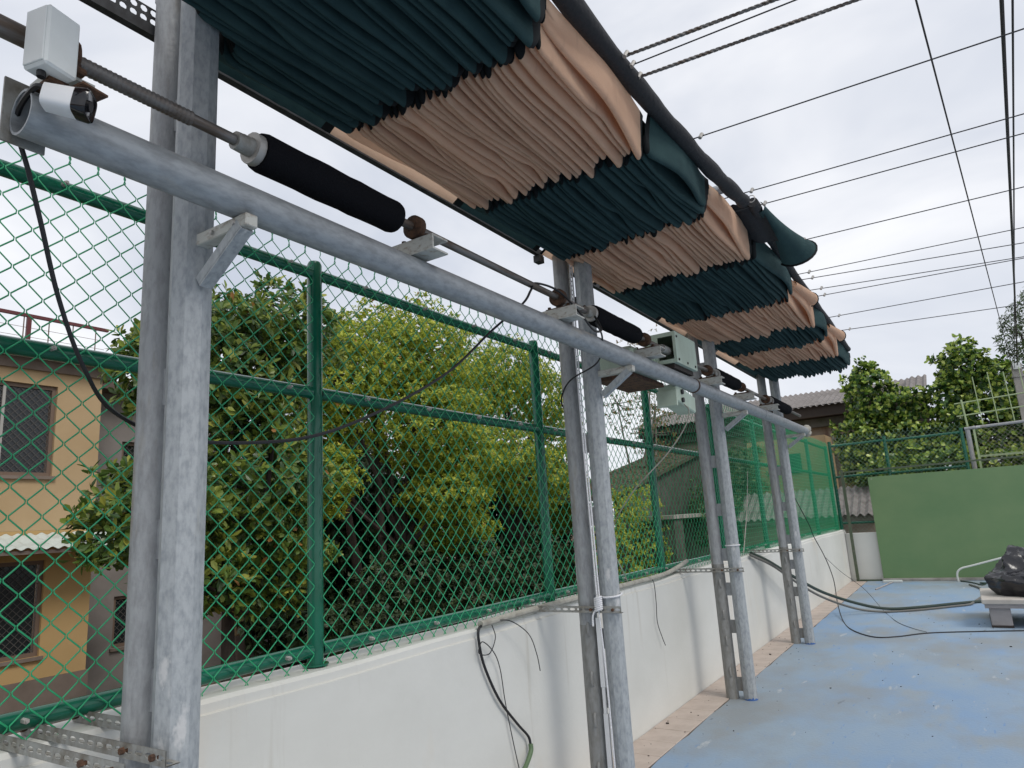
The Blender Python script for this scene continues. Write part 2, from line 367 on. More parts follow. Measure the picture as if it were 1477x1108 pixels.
# ------------------------------------------------------------------ chain link fences
def chain(mb, P, u0, u1, z0, z1, p, h, r, sides, fine, spikes=True, rng=random):
    """P(u, z, d)->world ; vertical zig-zag wires"""
    nw = int((u1 - u0) / (p / 2)); nz = int(round((z1 - z0) / (h / 2)))
    V = []; F = []; base = 0
    for k in range(nw):
        ua = u0 + k * p / 2
        pts = []
        for i in range(nz + 1):
            side = (i + k) % 2
            z = z1 - i * h / 2
            u = ua + (p / 2 + 0.0018 if side else -0.0018)
            d = 0.0028 if side else -0.0028
            if fine and 0 < i < nz:
                um = ua + p / 4
                s_ = 0.20
                pts.append((u + (um - u) * s_, z + h / 2 * s_ * .5, d * .5)); pts.append((u + (um - u) * s_, z - h / 2 * s_ * .5, -d * .5))
            else: pts.append((u, z, d))
        if spikes:
            side = k % 2; tipu = ua + (p / 2 if side else 0)
            hgt = 0.045 + rng.uniform(-.008, .012); ln = rng.uniform(-.012, .012); dd = rng.uniform(-.01, .01)
            s = 1 if side else -1
            pts = [(tipu + ln + s * 0.008, z1 + hgt, dd), (tipu + ln * .6 + s * .001, z1 + hgt * .62, dd * .6), (tipu - s * .004, z1 + hgt * .35, 0.003 * s)] + pts
        W_ = [Vector(P(*q)) for q in pts]
        n = len(W_)
        for i in range(n):
            t = (W_[min(i + 1, n - 1)] - W_[max(i - 1, 0)]).normalized()
            a = Vector(P(0, 0, 1)) - Vector(P(0, 0, 0)); a.normalize(); b = t.cross(a).normalized(); a = b.cross(t)
            for j in range(sides):
                an = 2 * math.pi * j / sides
                V.append(W_[i] + (a * math.cos(an) + b * math.sin(an)) * r)
        for i in range(n - 1):
            for j in range(sides):
                F.append((base + i * sides + j, base + i * sides + (j + 1) % sides, base + (i + 1) * sides + (j + 1) % sides, base + (i + 1) * sides + j))
        base += n * sides
    mb.add(V, F)

FX = -2.425
fence = thing('chain_link_fence', 'long green chain link fence standing on the white parapet wall', 'fence', (FX, 7, 1.06))
posts = [0.10, 2.135, 4.14, 6.19, 8.2, 10.2, 12.2, 14.3, 16.55]
for y in posts:
    p_ = MB().tube([(FX, y, 1.02), (FX, y, 2.865), (FX, y, 2.88)], [0.0345, 0.0345, 0.028], 14).build('post', 'fence_green', fence)
    MB().tube([(FX, y, 1.0665), (FX, y, 1.074)], 0.055, 12).build('base_flange', 'fence_green', p_)
for z in (1.128, 2.245, 2.822):
    for a, b in zip(posts[:-1], posts[1:]):
        MB().tube([(FX, a + 0.028, z), (FX, (a + b) / 2, z - .003), (FX, b - 0.028, z)], 0.0285 if z < 2.6 else 0.027, 12, caps=False).build('rail', 'fence_green', fence)
for i, (a, b) in enumerate(zip(posts[:-1], posts[1:])):
    mb = MB(); near = b < 6.5
    def P(u, z, d, a=a): return (FX + 0.043 + d + 0.006 * math.sin(u * 2.3 + z * 1.7) * (0 if u == 0 else 1), u, z)
    nn = int(round((b - a) / 0.092)) * 0.092
    chain(mb, P, a, a + nn + 1e-6, 1.028, 2.895, 0.092 * (b - a) / nn, 0.0911, 0.0026 if near else 0.0022, 4 if near else 3, near)
    mb.build('chain_link_mesh', 'wire_green', fence, auto=0)
bolt = None
for y in np.arange(0.55, 13, 0.47):
    for z in ((1.128, 2.245, 2.822) if y < 6.3 else (1.128,)):
        mb = MB().tube([(FX + 0.026, y, z), (FX + 0.05, y, z)], 0.0085, 6); mb.tube([(FX + .049, y, z), (FX + .057, y, z)], 0.005, 6)
        mb.build('bolt', 'alu', fence)

net = MB()
for k in range(int(8.3 / .055)):
    y = 8.22 + k * .055; net.tube([(FX + .075, y, 1.085), (FX + .080, y, 1.9), (FX + .072, y, 2.90)], .0014, 3, caps=False)
for k in range(34):
    z = 1.09 + k * .055; net.tube([(FX + .076 + .006 * math.sin(q * 1.3 + k), 8.22 + q * .83, z + .006 * math.sin(q * 1.7)) for q in range(11)], .0014, 3, caps=False)
net.build('safety_net', 'wire_green', fence, auto=0)
ef = thing('chain_link_fence', 'green chain link fence on the white end wall behind the board', 'fence', (0, YE + .1, .985))
EY = YE + 0.12
for x in (-2.36, -1.27, 0.13):
    MB().tube([(x, EY, 0.97), (x, EY, 2.98)], 0.035, 12).build('post', 'fence_green', ef)
for z in (1.20, 2.19, 2.875):
    for a, b in ((-2.36, -1.27), (-1.27, 0.13)):
        MB().tube([(a + .03, EY, z), (b - .03, EY, z + (.02 if z > 2 else 0))], 0.026, 10, caps=False).build('rail', 'fence_green', ef)
mb = MB(); chain(mb, lambda u, z, d: (u, EY - 0.04 - d, z), -2.34, 0.13, 1.0, 3.05, 0.085, 0.085, 0.0030, 3, False)
mb.build('chain_link_mesh', 'wire_pale', ef, auto=0)

# steel gate frame beyond the board
gt = thing('steel_gate', 'pale green barred gate top with galvanised frame beside green fence', 'gate', (1.0, EY, 0.985))
MB().tube([(0.24, EY, 0.97), (0.24, EY, 2.93)], 0.045, 10).build('post', 'galv_old', gt)
MB().tube([(0.19, EY - .01, 2.955), (4.2, EY - .01, 3.05)], 0.03, 10).build('top_pipe', 'galv_old', gt)
MB().box((0.33, EY - .02, 1.0), (0.37, EY + .02, 2.925)).build('frame_bar', 'gate_green', gt, smooth=False)
MB().box((0.372, EY - .02, 2.36), (4.2, EY + .02, 2.40)).build('frame_bar', 'gate_green', gt, smooth=False)
for z, zz in ((3.48, .05), (3.22, .05)):
    MB().tube([(0.10, EY + .014, z), (4.2, EY + .014, z + zz * 4)], 0.013, 6).build('cross_bar', 'gate_green', gt)
for i in range(15):
    x = 0.245 + i * 0.262
    MB().tube([(x + .01, EY - .012, 2.985 + x * .024), (x - .015, EY - .012, 3.55 if i == 0 else 4.02 + random.uniform(-.06, .06))], 0.017 if i == 0 else 0.0085, 6).build('bar', 'gate_green', gt)
mb = MB(); chain(mb, lambda u, z, d: (u, EY - 0.028 - d, z), 0.38, 4.1, 1.02, 2.93, 0.085, 0.085, 0.0026, 3, False, spikes=False)
mb.build('chain_link_mesh', 'alu', gt, auto=0)

# green practice board and its frame
bd = thing('practice_board', 'large flat green hitting board standing at the end of the blue court', 'board', (-.3, YE - .06, 0))
MB().box((-1.69, YE - 0.075, 0.056), (1.05, YE - 0.045, 2.135), bev=0.004).build('panel', 'board_green', bd, smooth=False)
MB().tube([(-1.62, YE - 0.074, 2.09), (-1.62, YE - 0.080, 2.09)], 0.012, 8).build('screw', 'alu', bd)
MB().box((-2.20, YE - 0.10, 0.002), (-2.145, YE - 0.05, 2.33)).build('frame_post', 'frame_olive', bd, smooth=False)
MB().box((1.055, YE - 0.08, 0.057), (1.11, YE - 0.03, 2.36)).build('frame_post', 'frame_olive', bd, smooth=False)
MB().box((-2.143, YE - 0.09, 2.285), (4.2, YE - 0.055, 2.32), rot=Matrix.Rotation(-0.008, 3, 'Y')).build('frame_bar', 'frame_olive', bd, smooth=False)
MB().box((-2.14, YE - 0.07, 0.002), (-1.73, YE - 0.02, 0.03)).build('frame_bar', 'frame_olive', bd, smooth=False)

# ------------------------------------------------------------------ twin pole columns
XL, XR = -1.985, -1.83
ys_p = [1.14, 3.82, 6.43, 9.16]
plabels = ['pair of thick grey steel poles carrying the white security camera end of the beam',
           'pair of grey steel poles with white rope tied round one of them',
           'pair of grey steel poles beside the pale green gear box, bases on the court edge',
           'pair of grey steel poles at the plugged end of the beam']
for i, y in enumerate(ys_p):
    t = thing('twin_pole', plabels[i], 'poles', ((XL + XR) / 2, y, 0), 'twin steel poles along the wall')
    z0 = -0.002
    zc = (.98, 1.0, 1.14, 1.13)[i]
    MB().tube([(XL, y, z0), (XL, y, zc)], 0.0545, 24, caps=False).build('pole_base', 'galv_rusty', t)
    a = MB().tube([(XL, y, zc - .004), (XL, y, 1.6), (XL, y, 3.40 if i else 3.62)], 0.0535, 24); pl = a.build('pole', 'galv_old', t)
    # second pole: rolled octagonal section with soft corners
    V = []; n8 = 24
    for z in (z0, 1.2, 2.4, 3.40 if i else 3.62):
        for j in range(n8):
            an = 2 * math.pi * j / n8
            rr = 0.0575 * (1 + 0.028 * math.cos(8 * an))
            V.append((XR + rr * math.cos(an), y + rr * math.sin(an), z))
    F = [(q * n8 + j, q * n8 + (j + 1) % n8, (q + 1) * n8 + (j + 1) % n8, (q + 1) * n8 + j) for q in range(3) for j in range(n8)]
    F += [tuple(range(n8 - 1, -1, -1)), tuple(3 * n8 + j for j in range(n8))]
    pr = MB().add(V, F).build('pole', 'galv', t, auto=16)
    for z in (0.12, 0.60, 0.92, 1.22, 1.62, 2.06, 2.95):
        MB().box((XL + 0.045, y - 0.012, z - 0.055), (XR - 0.05, y + 0.014, z + 0.055)).build('spacer_plate', 'galv_rusty' if z < .7 else 'galv_old', t, smooth=False)
    for z in (0.22, 0.48, 0.70, 0.97):
        MB().tube([(XL + .02, y - 0.048, z - .03), (XL + .02, y - .056, z - .02), (XL + .02, y - 0.056, z + .03), (XL + .02, y - .048, z + .04)], 0.010, 6).build('weld_lug', 'galv_rusty', t)
    if i >= 2:
        V = []
        for k in range(15):
            an = R(-140 + k * 12); V += [(XR + .0598 * math.cos(an), y + .0598 * math.sin(an), .0006), (XR + .0598 * math.cos(an), y + .0598 * math.sin(an), .004 + .024 * abs(math.sin(k * 1.3 + i)) * (1 - abs(k - 7) / 8))]
        MB().add(V, [(2 * k, 2 * k + 2, 2 * k + 3, 2 * k + 1) for k in range(14)]).build('paint_splash', 'blue_paint', t)
    # beam bracket
    b = MB().box((XR + 0.05, y - 0.02, 2.458), (-1.548, y + 0.02, 2.496), bev=.003)
    br = b.build('beam_bracket', 'channel', t, smooth=False)
    dx, dz = 0.185, 0.125
    s_ = MB()
    L_ = math.hypot(dx, dz)
    rot = Matrix.Rotation(-math.atan2(dz, dx), 3, 'Y')
    s_.box((-1.66 - L_ / 2, y - 0.022, 2.389), (-1.66 + L_ / 2, y + 0.018, 2.395), rot=rot)
    s_.box((-1.66 - L_ / 2, y - 0.0225, 2.396), (-1.66 + L_ / 2, y - 0.0165, 2.426), rot=rot, piv=(-1.66, y, 2.392))
    s_.build('brace', 'galv', br, smooth=False)
    for q in ((-1.70, 2.477), (-1.60, 2.477)):
        MB().tube([(q[0], y - .0195, q[1]), (q[0], y - .028, q[1])], 0.008, 6).build('bolt', 'alu', br)

# ------------------------------------------------------------------ long beam
BX, BZ, BR = -1.60, 2.55, 0.053
bm = thing('pipe_beam', 'long horizontal galvanised pipe carried on brackets past all the poles', 'beam', (BX, 5, BZ))
V = []; n8 = 28; yy = [0.585, 2, 3.5, 5, 6.5, 8, 9.45]
for rr in (BR, BR - .006):
    for y in yy:
        for j in range(n8):
            an = 2 * math.pi * j / n8; V.append((BX + rr * math.cos(an), y, BZ + rr * math.sin(an)))
F = []
k = len(yy)
for q in range(k - 1):
    for j in range(n8):
        F.append((q * n8 + j, (q + 1) * n8 + j, (q + 1) * n8 + (j + 1) % n8, q * n8 + (j + 1) % n8))
        o_ = k * n8; F.append((o_ + q * n8 + j, o_ + q * n8 + (j + 1) % n8, o_ + (q + 1) * n8 + (j + 1) % n8, o_ + (q + 1) * n8 + j))
for j in range(n8):
    F.append((j, (j + 1) % n8, k * n8 + (j + 1) % n8, k * n8 + j)); e = (k - 1) * n8
    F.append((e + j, k * n8 + e + j, k * n8 + e + (j + 1) % n8, e + (j + 1) % n8))
MB().add(V, F).build('pipe', 'galv_beam', bm)
for y in (5.07, 7.2):
    MB().tube([(BX, y, BZ), (BX, y + .025, BZ)], BR + .0035, 24).build('clamp_ring', 'rust' if y < 6 else 'galv_beam', bm)
MB().box((BX - 0.062, 0.57, 2.50), (BX - .0555, 0.66, 2.655)).build('end_plate', 'steel_dirty', bm, smooth=False)
r_ = spline([(BX, 9.452, BZ), (BX + .02, 9.52, BZ + .03), (BX - .01, 9.60, BZ + .01), (BX + .02, 9.66, BZ - .04)], 4)
MB().tube(r_, [0.046] * 4 + [.055] * 4 + [.05] * 4 + [.02], 10).build('end_plug', 'conduit', bm)

# ------------------------------------------------------------------ drive shaft with felt rollers
SZ = 2.732
sh = thing('drive_shaft', 'thin steel drive shaft with black felt rollers running above the beam', 'shaft', (BX, 5, SZ))
MB().tube([(BX, 0.30, SZ), (BX, 3, SZ), (BX, 6, SZ), (BX, 9.3, SZ)], 0.0165, 12).build('rod', 'shaft', sh)
pts = []; rs = []
yv = 0.66
while yv < 0.98:
    pts += [(BX, yv, SZ), (BX, yv + .003, SZ), (BX, yv + .006, SZ), (BX, yv + .009, SZ)]; rs += [0.0190, 0.0205, 0.0205, 0.0190]; yv += .012
MB().tube(pts, rs, 12).build('threaded_sleeve', 'shaft', sh)
MB().tube([(BX, 0.30, SZ), (BX, 0.60, SZ)], 0.024, 12).build('pipe_end', 'shaft', sh)
for a, b, r in ((1.19, 1.79, 0.060), (3.40, 4.03, 0.056), (5.72, 6.36, 0.056), (7.66, 8.55, 0.058)):
    mb = MB(); q = [(a, .030), (a + .004, r * .93), (a + .02, r)]
    for k in range(1, 12): q.append((a + .02 + (b - a - .04) * k / 12, r + random.uniform(-.002, .002)))
    q += [(b - .02, r), (b - .004, r * .93), (b, .03)]
    mb.tube([(BX, y, SZ) for y, _ in q], [x for _, x in q], 22)
    ro = mb.build('roller', 'felt', sh)
    MB().tube([(BX, a - .022, SZ), (BX, a + .002, SZ)], r * .80, 16).build('end_disc', 'alu', ro)
    MB().tube([(BX, a - .075, SZ), (BX, a - .02, SZ)], [0.027, 0.030], 12).build('collar', 'steel_dirty', ro)
    MB().tube([(BX - .04, a - .016, SZ + .03), (BX - .02, a - .03, SZ + .045)], .008, 6).build('set_screw', 'rust', ro)

bl = ['rusty shaft bearing on a steel channel past the long felt roller', 'rusty shaft bearing on a pale channel just before the rope-tied poles',
      'rusty shaft bearing on a pale channel in front of the gear box', 'rusty shaft bearing directly behind the pale green gear box', 'rusty shaft bearing on a channel between felt rollers beyond the gear box', 'rusty shaft bearing on a channel by the poles nearest the green board', 'small rusty bearing beside the white camera box']
for q, y in enumerate((1.90, 3.02, 4.17, 5.50, 6.52, 7.48, 0.665)):
    t = thing('shaft_bearing', bl[q], 'bearing', (BX, y, 2.604), 'bearings along the drive shaft')
    ch = MB(); L0, L1 = (BX - 0.13, BX + 0.12) if y > 1 else (BX - .06, BX + .05)
    h_ = .058
    ch.box((L0, y - 0.045, 2.6035), (L1, y - 0.038, 2.604 + h_)); ch.box((L0, y - 0.0378, 2.604 + h_ - .007), (L1, y + 0.045, 2.604 + h_)); ch.box((L0, y - .0378, 2.6035), (L1, y + .045, 2.6105))
    ch.build('channel', 'channel' if q else 'channel', t, smooth=False)
    zb = 2.604 + h_
    MB().box((BX - .072, y - .018, zb + .0005), (BX + .072, y + .018, zb + .016), bev=.004).build('base', 'rust', t, smooth=False)
    MB().tube([(BX, y - .022, SZ), (BX, y - .014, SZ), (BX, y + .014, SZ), (BX, y + .022, SZ)], [.030, .046, .046, .030], 18).build('housing', 'rust', t)
    for s in (-1, 1):
        MB().tube([(BX + s * .055, y, zb + .0165), (BX + s * .055, y, zb + .028)], .010, 6).build('bolt', 'rust', t)

# ------------------------------------------------------------------ motor, boxes
t = thing('motor_box', 'pale green gear box with a square dark opening mounted on the beam', 'machine', (-1.72, 4.9, 2.60))
x0, x1, y0, y1, z0, z1 = -1.76, -1.53, 4.58, 5.02, 2.640, 2.865
b = MB(); th = .006
b.box((x0, y0, z0), (x0 + th, y1, z1)); b.box((x1 - th, y0, z0), (x1, y1, z1)); b.box((x0 + th, y1 - th, z0), (x1 - th, y1, z1)); b.box((x0 + th, y0 + .0005, z1 - th), (x1 - th, y1 - th, z1 - .0005)); b.box((x0 + th, y0, z0 + .0005), (x1 - th, y1 - th, z0 + th))
hx0, hx1, hz0, hz1 = -1.66, -1.55, 2.668, 2.835
b.box((x0 + th, y0 + .0004, z0 + th), (hx0, y0 + th, z1 - th)); b.box((hx1, y0 + .0004, z0 + th), (x1 - th, y0 + th, z1 - th)); b.box((hx0, y0 + .0004, hz1), (hx1, y0 + th, z1 - th)); b.box((hx0, y0 + .0004, z0 + th), (hx1, y0 + th, hz0))
bo = b.build('casing', 'pale_green', t, smooth=False)
for (y, z) in ((4.62, 2.665), (4.80, 2.665), (4.97, 2.665), (4.61, 2.83)):
    MB().tube([(x1, y, z), (x1 + .006, y, z)], .009, 6).build('bolt', 'dark_wood', bo)
MB().tube([(BX, 4.48, SZ), (BX, 4.60, SZ)], .030, 12).build('coupling', 'steel_dirty', t)
MB().box((-1.74, 4.60, 2.606), (-1.56, 5.00, 2.639)).build('base_channel', 'dark_wood', t, smooth=False)
t = thing('motor', 'pale green electric motor body hung behind the beam on a dark plate', 'machine', (-1.86, 4.4, 2.44))
MB().box((-1.92, 4.10, 2.515), (-1.66, 4.55, 2.70), bev=.02).build('body', 'pale_green', t, smooth=False)
MB().box((-1.93, 4.08, 2.485), (-1.66, 4.62, 2.512)).build('mount_plate', 'rust', t, smooth=False)
for k in range(9):
    MB().box((-1.659, 4.14 + k * .045, 2.55), (-1.648, 4.152 + k * .045, 2.68)).build('cooling_fin', 'pale_green', t, smooth=False)
t = thing('control_box', 'small pale green switch box hanging under the beam below the gear box', 'box', (-1.75, 4.9, 2.3))
bo = MB().box((-1.74, 4.70, 2.365), (-1.60, 5.10, 2.490), rot=Matrix.Rotation(R(-8), 3, 'X'), bev=.008).build('casing', 'pale_green', t, smooth=False)
MB().box((-1.745, 4.678, 2.352), (-1.595, 4.70, 2.470), bev=.004, rot=Matrix.Rotation(R(-8), 3, 'X')).build('lid', 'pale_green', t, smooth=False)
for z in (2.465, 2.405): MB().tube([(-1.606, 4.80, z), (-1.585, 4.80, z)], .018, 12).build('cable_gland', 'black_rubber', t)
MB().tube(spline([(-1.59, 4.80, 2.375), (-1.56, 4.80, 2.32), (-1.60, 4.78, 2.20), (-1.75, 4.76, 2.02), (-2.05, 4.74, 1.75), (-2.30, 4.9, 1.45), (-2.33, 5.2, 1.10)], 6), .0045, 6).build('cable', 'conduit', t)
MB().box((-1.72, 4.9, 2.47), (-1.69, 4.93, 2.56)).build('hanger', 'steel_dirty', t, smooth=False)

# ------------------------------------------------------------------ CCTV
t = thing('junction_box', 'white plastic junction box clamped at the open end of the beam', 'box', (-1.5, .59, 2.58))
rz = Matrix.Rotation(R(14), 3, 'Z')
MB().box((-1.550, 0.565, 2.612), (-1.482, 0.640, 2.755), rot=rz, bev=.005).build('casing', 'white_plastic', t, smooth=False)
MB().box((-1.545, 0.5615, 2.618), (-1.487, 0.5655, 2.749), rot=rz, piv=(-1.516, .6025, 2.68), bev=.0015).build('lid', 'white_plastic', t, smooth=False)
MB().box((-1.60, 0.60, 2.6035), (-1.515, 0.64, 2.6115)).build('clamp', 'rust', t, smooth=False)
MB().tube([(-1.515, 0.585, 2.612), (-1.515, 0.585, 2.598)], .009, 8).build('cable_gland', 'black_rubber', t)
t = thing('security_camera', 'white bullet security camera with black front under the junction box', 'camera', (-1.52, .63, 2.56))
ca = Vector((-1.512, 0.592, 2.554)); cdv = Vector((0.66, 0.73, -0.16)).normalized()
def sq_tube(mb, a, d, segs):
    u = d.cross(Vector((0, 0, 1))).normalized(); w_ = u.cross(d); n = 24; V = []
    for (s, hw, hh) in segs:
        for j in range(n):
            an = 2 * math.pi * j / n; c_, s_ = math.cos(an), math.sin(an)
            e = 0.5
            V.append(a + d * s + u * hw * math.copysign(abs(c_) ** e, c_) + w_ * hh * math.copysign(abs(s_) ** e, s_))
    F = [(q * n + j, q * n + (j + 1) % n, (q + 1) * n + (j + 1) % n, (q + 1) * n + j) for q in range(len(segs) - 1) for j in range(n)]
    F += [tuple(range(n - 1, -1, -1)), tuple((len(segs) - 1) * n + j for j in range(n))]
    return mb.add(V, F)
sq_tube(MB(), ca, cdv, [(0, .016, .016), (.004, .026, .026), (.066, .0295, .0285), (.070, .028, .027)]).build('housing', 'white_gloss', t)
hd = sq_tube(MB(), ca, cdv, [(.064, .0300, .0290), (.086, .0325, .031), (.092, .030, .0285), (.0905, .027, .0255)]).build('front_cover', 'lens_black', t)
MB().tube([ca + cdv * .0895, ca + cdv * .0925], .012, 14).build('lens', 'black_rubber', hd)
MB().tube(spline([tuple(ca + cdv * .012), (-1.530, 0.61, 2.590), (-1.545, 0.62, 2.607)], 4), .011, 8).build('bracket', 'white_plastic', t)
MB().box((-1.60, 0.64, 2.604), (-1.48, 0.70, 2.609), rot=Matrix.Rotation(R(10), 3, 'Z')).build('mount_plate', 'rust', t, smooth=False)

# ------------------------------------------------------------------ awning frame
fr = thing('awning_frame', 'dark steel frame with perforated inner track and black outer pipe holding the folded shade', 'frame', (-1.5, 4, 3.38))
for a, b in ((-0.4, 3.70), (3.95, 9.35)):
    MB().box((-2.075, a, 3.285), (-2.045, b, 3.325)).build('inner_rail', 'track', fr, smooth=False)
    L_ = b - a; nu = int(L_ / .034)
    perforated(MB(), (-2.06, a, 3.327), (0, 1, 0), (0, 0, 1), (1, 0, 0), nu, 2, .034, .034, .0115, .0115).build('perforated_strip', 'track', fr, smooth=False)
MB().box((-2.085, 3.64, 3.24), (-2.04, 3.70, 3.284)).build('end_hook', 'track', fr, smooth=False)
for y in ys_p:
    MB().tube([(XL - .07, y, 3.43), (-1.25 if y > 9 else -0.86, y, 3.43)], .028, 10).build('cross_arm', 'galv', fr)
def wrapped(pts, r):
    P_ = spline(pts, 14); return MB().tube(P_, [r * (1 + .10 * math.sin(i * .9) + random.uniform(-.05, .05)) for i in range(len(P_))], 12)
wrapped([(-0.90, -0.6, 3.425), (-0.905, 1.0, 3.425), (-0.91, 2.5, 3.42), (-0.875, 3.4, 3.405), (-0.83, 4.0, 3.40)], .040).build('outer_pipe', 'black_pipe', fr)
wrapped([(-0.80, 4.12, 3.43), (-0.86, 5.1, 3.425), (-0.885, 7.2, 3.42), (-0.905, 9.0, 3.42)], .032).build('outer_pipe', 'black_pipe', fr)
perforated(MB(), ((XL + XR) / 2 - .02, 3.80, 2.93), (0, 0, 1), (1, 0, 0), (0, 1, 0), 16, 1, .03, .034, .010, .011).build('perforated_strip', 'steel_dirty', fr, smooth=False)

# ------------------------------------------------------------------ folded shade cloth
def snoise(seed, n, k):
    rg = np.random.default_rng(seed); t = np.linspace(0, 1, n); o = np.zeros(n)
    for f_ in range(1, k + 1): o += rg.normal() * np.sin(math.pi * f_ * t + rg.uniform(0, 6.28)) / f_ ** .8
    return o
def panel(root, y0, y1, xi, xo, m, seed, zb0=3.225, ztop=3.41, flare=0.0, tip=0.0, notch=0.0):
    rg = np.random.default_rng(seed)
    wid = [rg.uniform(.06, .085)]; WL = .036
    tot = (xo - xi) - wid[0] - WL
    rest = []
    while sum(rest) < tot: rest.append(rg.uniform(.022, .036) if rg.random() > .15 else rg.uniform(.040, .058))
    sc_ = tot / sum(rest); wid += [r * sc_ for r in rest] + [WL]
    nP = len(wid); NT = 30
    t = np.linspace(0, 1, NT)
    # denser rows near the ends for the rounded tips
    t = 0.5 - 0.5 * np.cos(math.pi * t) * (0.72 + 0.28 * np.abs(np.cos(math.pi * t)))
    com = snoise(seed + 5, NT, 2) * .008 + rg.uniform(-.02, .03) * (t - .5)
    rows = []; x = xi
    wl = np.zeros(NT); zl = snoise(seed + 91, NT, 3) * .012
    prev_w = np.zeros(NT)
    slope = rg.uniform(-.02, .05)
    kink_t = rg.uniform(.25, .7)
    for i, w in enumerate(wid):
        last = i == nP - 1; first = i == 0
        prev_w = prev_w * .90 + snoise(seed * 31 + i, NT, 1) * .0050 + .0016 * (t - .5) * rg.normal()
        zl = zl * .50 + snoise(seed * 57 + i, NT, 3) * .0085
        zb = zb0 + zl + rg.uniform(-.016, .016) - .024 * t - .008 * np.sin(math.pi * t)
        if rg.random() < .16: zb = zb + .035 * np.exp(-((t - rg.uniform(.15, .85)) / .12) ** 2)
        zb = zb + snoise(seed * 77 + i, NT, 9) * .0016; prev_w = prev_w + snoise(seed * 13 + i, NT, 8) * .0009
        if last: zb = (zb0 + .10 - (.10 + .035) * np.clip(t * 1.1, 0, 1) ** .9 if tip > 0 else zb0 + .005 + .02 * t) + zl * .3
        if first: zb = zb0 + .015 + .012 * np.sin(t * 5 + seed)
        e1 = rg.uniform(-.045, .035); e0 = rg.uniform(-.012, .012) + notch * min(max((-1.70 - (x + w / 2)) / .10, 0), 1)
        yv = y0 + e0 + t * (y1 + e1 - y0 - e0)
        d1 = (y1 + e1) - yv; d0 = yv - (y0 + e0)
        def curl(d, L): 
            s = np.clip(1 - d / L, 0, 1); return (1 - np.sqrt(np.clip(1 - s * s, 0, 1)))
        zb = zb + .11 * curl(d1, .06) + .085 * curl(d0, .05)
        r = w * .40 if not (first or last) else w * .42
        xc = x + w / 2 + prev_w + com
        if last: xc = xc + flare * np.sin(math.pi * np.clip(t * 1.15, 0, 1)) + .012 * np.sin(6 * t + seed)
        prof = [(-w / 2, 1.0, None), (-r, .45, None)]
        cols = []
        # left top, left leg, semicircle, right leg
        cols.append((x + prev_w * .3, np.full(NT, ztop - .03) + 0 * t, yv) if not first else (np.full(NT, -2.041 if xi < -1.8 else xi), np.full(NT, 3.292 if xi < -1.8 else 3.37), yv))
        cols.append((xc - r * .97, np.minimum(zb + r + .10, 3.352), yv)); cols.append((xc - r, zb + r + .03, yv))
        for a in (0, 30, 60, 90, 120, 150, 180):
            cols.append((xc - r * math.cos(R(a)), zb + r - r * math.sin(R(a)) * (2.1 if not first else .5), yv))
        cols.append((xc + r * 1.03, zb + r + .03, yv)); cols.append((xc + r * .97 + (.004 if last else 0), np.minimum(zb + r + (.10 if not last else .06), 3.352), yv))
        if last: cols.append((np.full(NT, xo + .004) + (xc - x - w / 2) * .6, np.full(NT, ztop - .002), yv))
        rows += [(np.broadcast_to(cx, (NT,)), np.broadcast_to(cz, (NT,)), cy) for cx, cz, cy in cols]
        x += w
    K = len(rows)
    A = np.stack([np.stack([c[0], c[2], c[1]], -1) for c in rows], 0)   # K,NT,3
    # slight skin ripple
    A[:, :, 2] += RNG.normal(0, .0006, A.shape[:2])
    def sub(r0, r1):
        mb = MB(); n = r1 - r0 + 1
        V = A[:, r0:r1 + 1].reshape(-1, 3)
        F = [(i * n + j, (i + 1) * n + j, (i + 1) * n + j + 1, i * n + j + 1) for i in range(K - 1) for j in range(n - 1)]
        return mb.add(V, F)
    p = sub(3, NT - 5).build('cloth_panel', m, root, auto=0)
    sub(0, 3).build('seam_tape', 'tape' , p, auto=0)
    sub(NT - 5, NT - 1).build('seam_tape', 'tape', p, auto=0)
    return p

aw1 = thing('folded_shade', 'folded green and tan shade cloth bunched under the black pipe over the felt roller', 'shade cloth', (-1.3, 2.5, 3.1), 'folded shade cloths over the poles')
S = [(-.10, .90, 'tan'), (.90, 1.85, 'green'), (1.85, 2.78, 'tan'), (2.78, 3.65, 'green'), (3.65, 4.46, 'tan')]
for q, (a, b, c) in enumerate(S):
    panel(aw1, a, b, -1.955 if q else -1.70, -0.955 + (.03 if a > 2.6 else 0), c + '_cloth', 40 + q, flare=.03 if c == 'green' else .012, tip=.03 if c == 'tan' else -.01, notch=.34 if q == 1 else 0)
aw2 = thing('folded_shade', 'folded green and tan shade cloth with a rolled green flap at its corner', 'shade cloth', (-1.3, 6.3, 3.1), 'folded shade cloths over the poles')
S = [(4.52, 5.68, 'green'), (5.68, 6.64, 'tan'), (6.64, 7.36, 'green'), (7.36, 8.22, 'tan'), (8.22, 9.24, 'green')]
for q, (a, b, c) in enumerate(S):
    panel(aw2, a, b, -1.955, -0.90 - .02 * (q > 2), c + '_cloth', 60 + q, zb0=3.235, flare=.02, tip=.02 if c == 'tan' else 0)
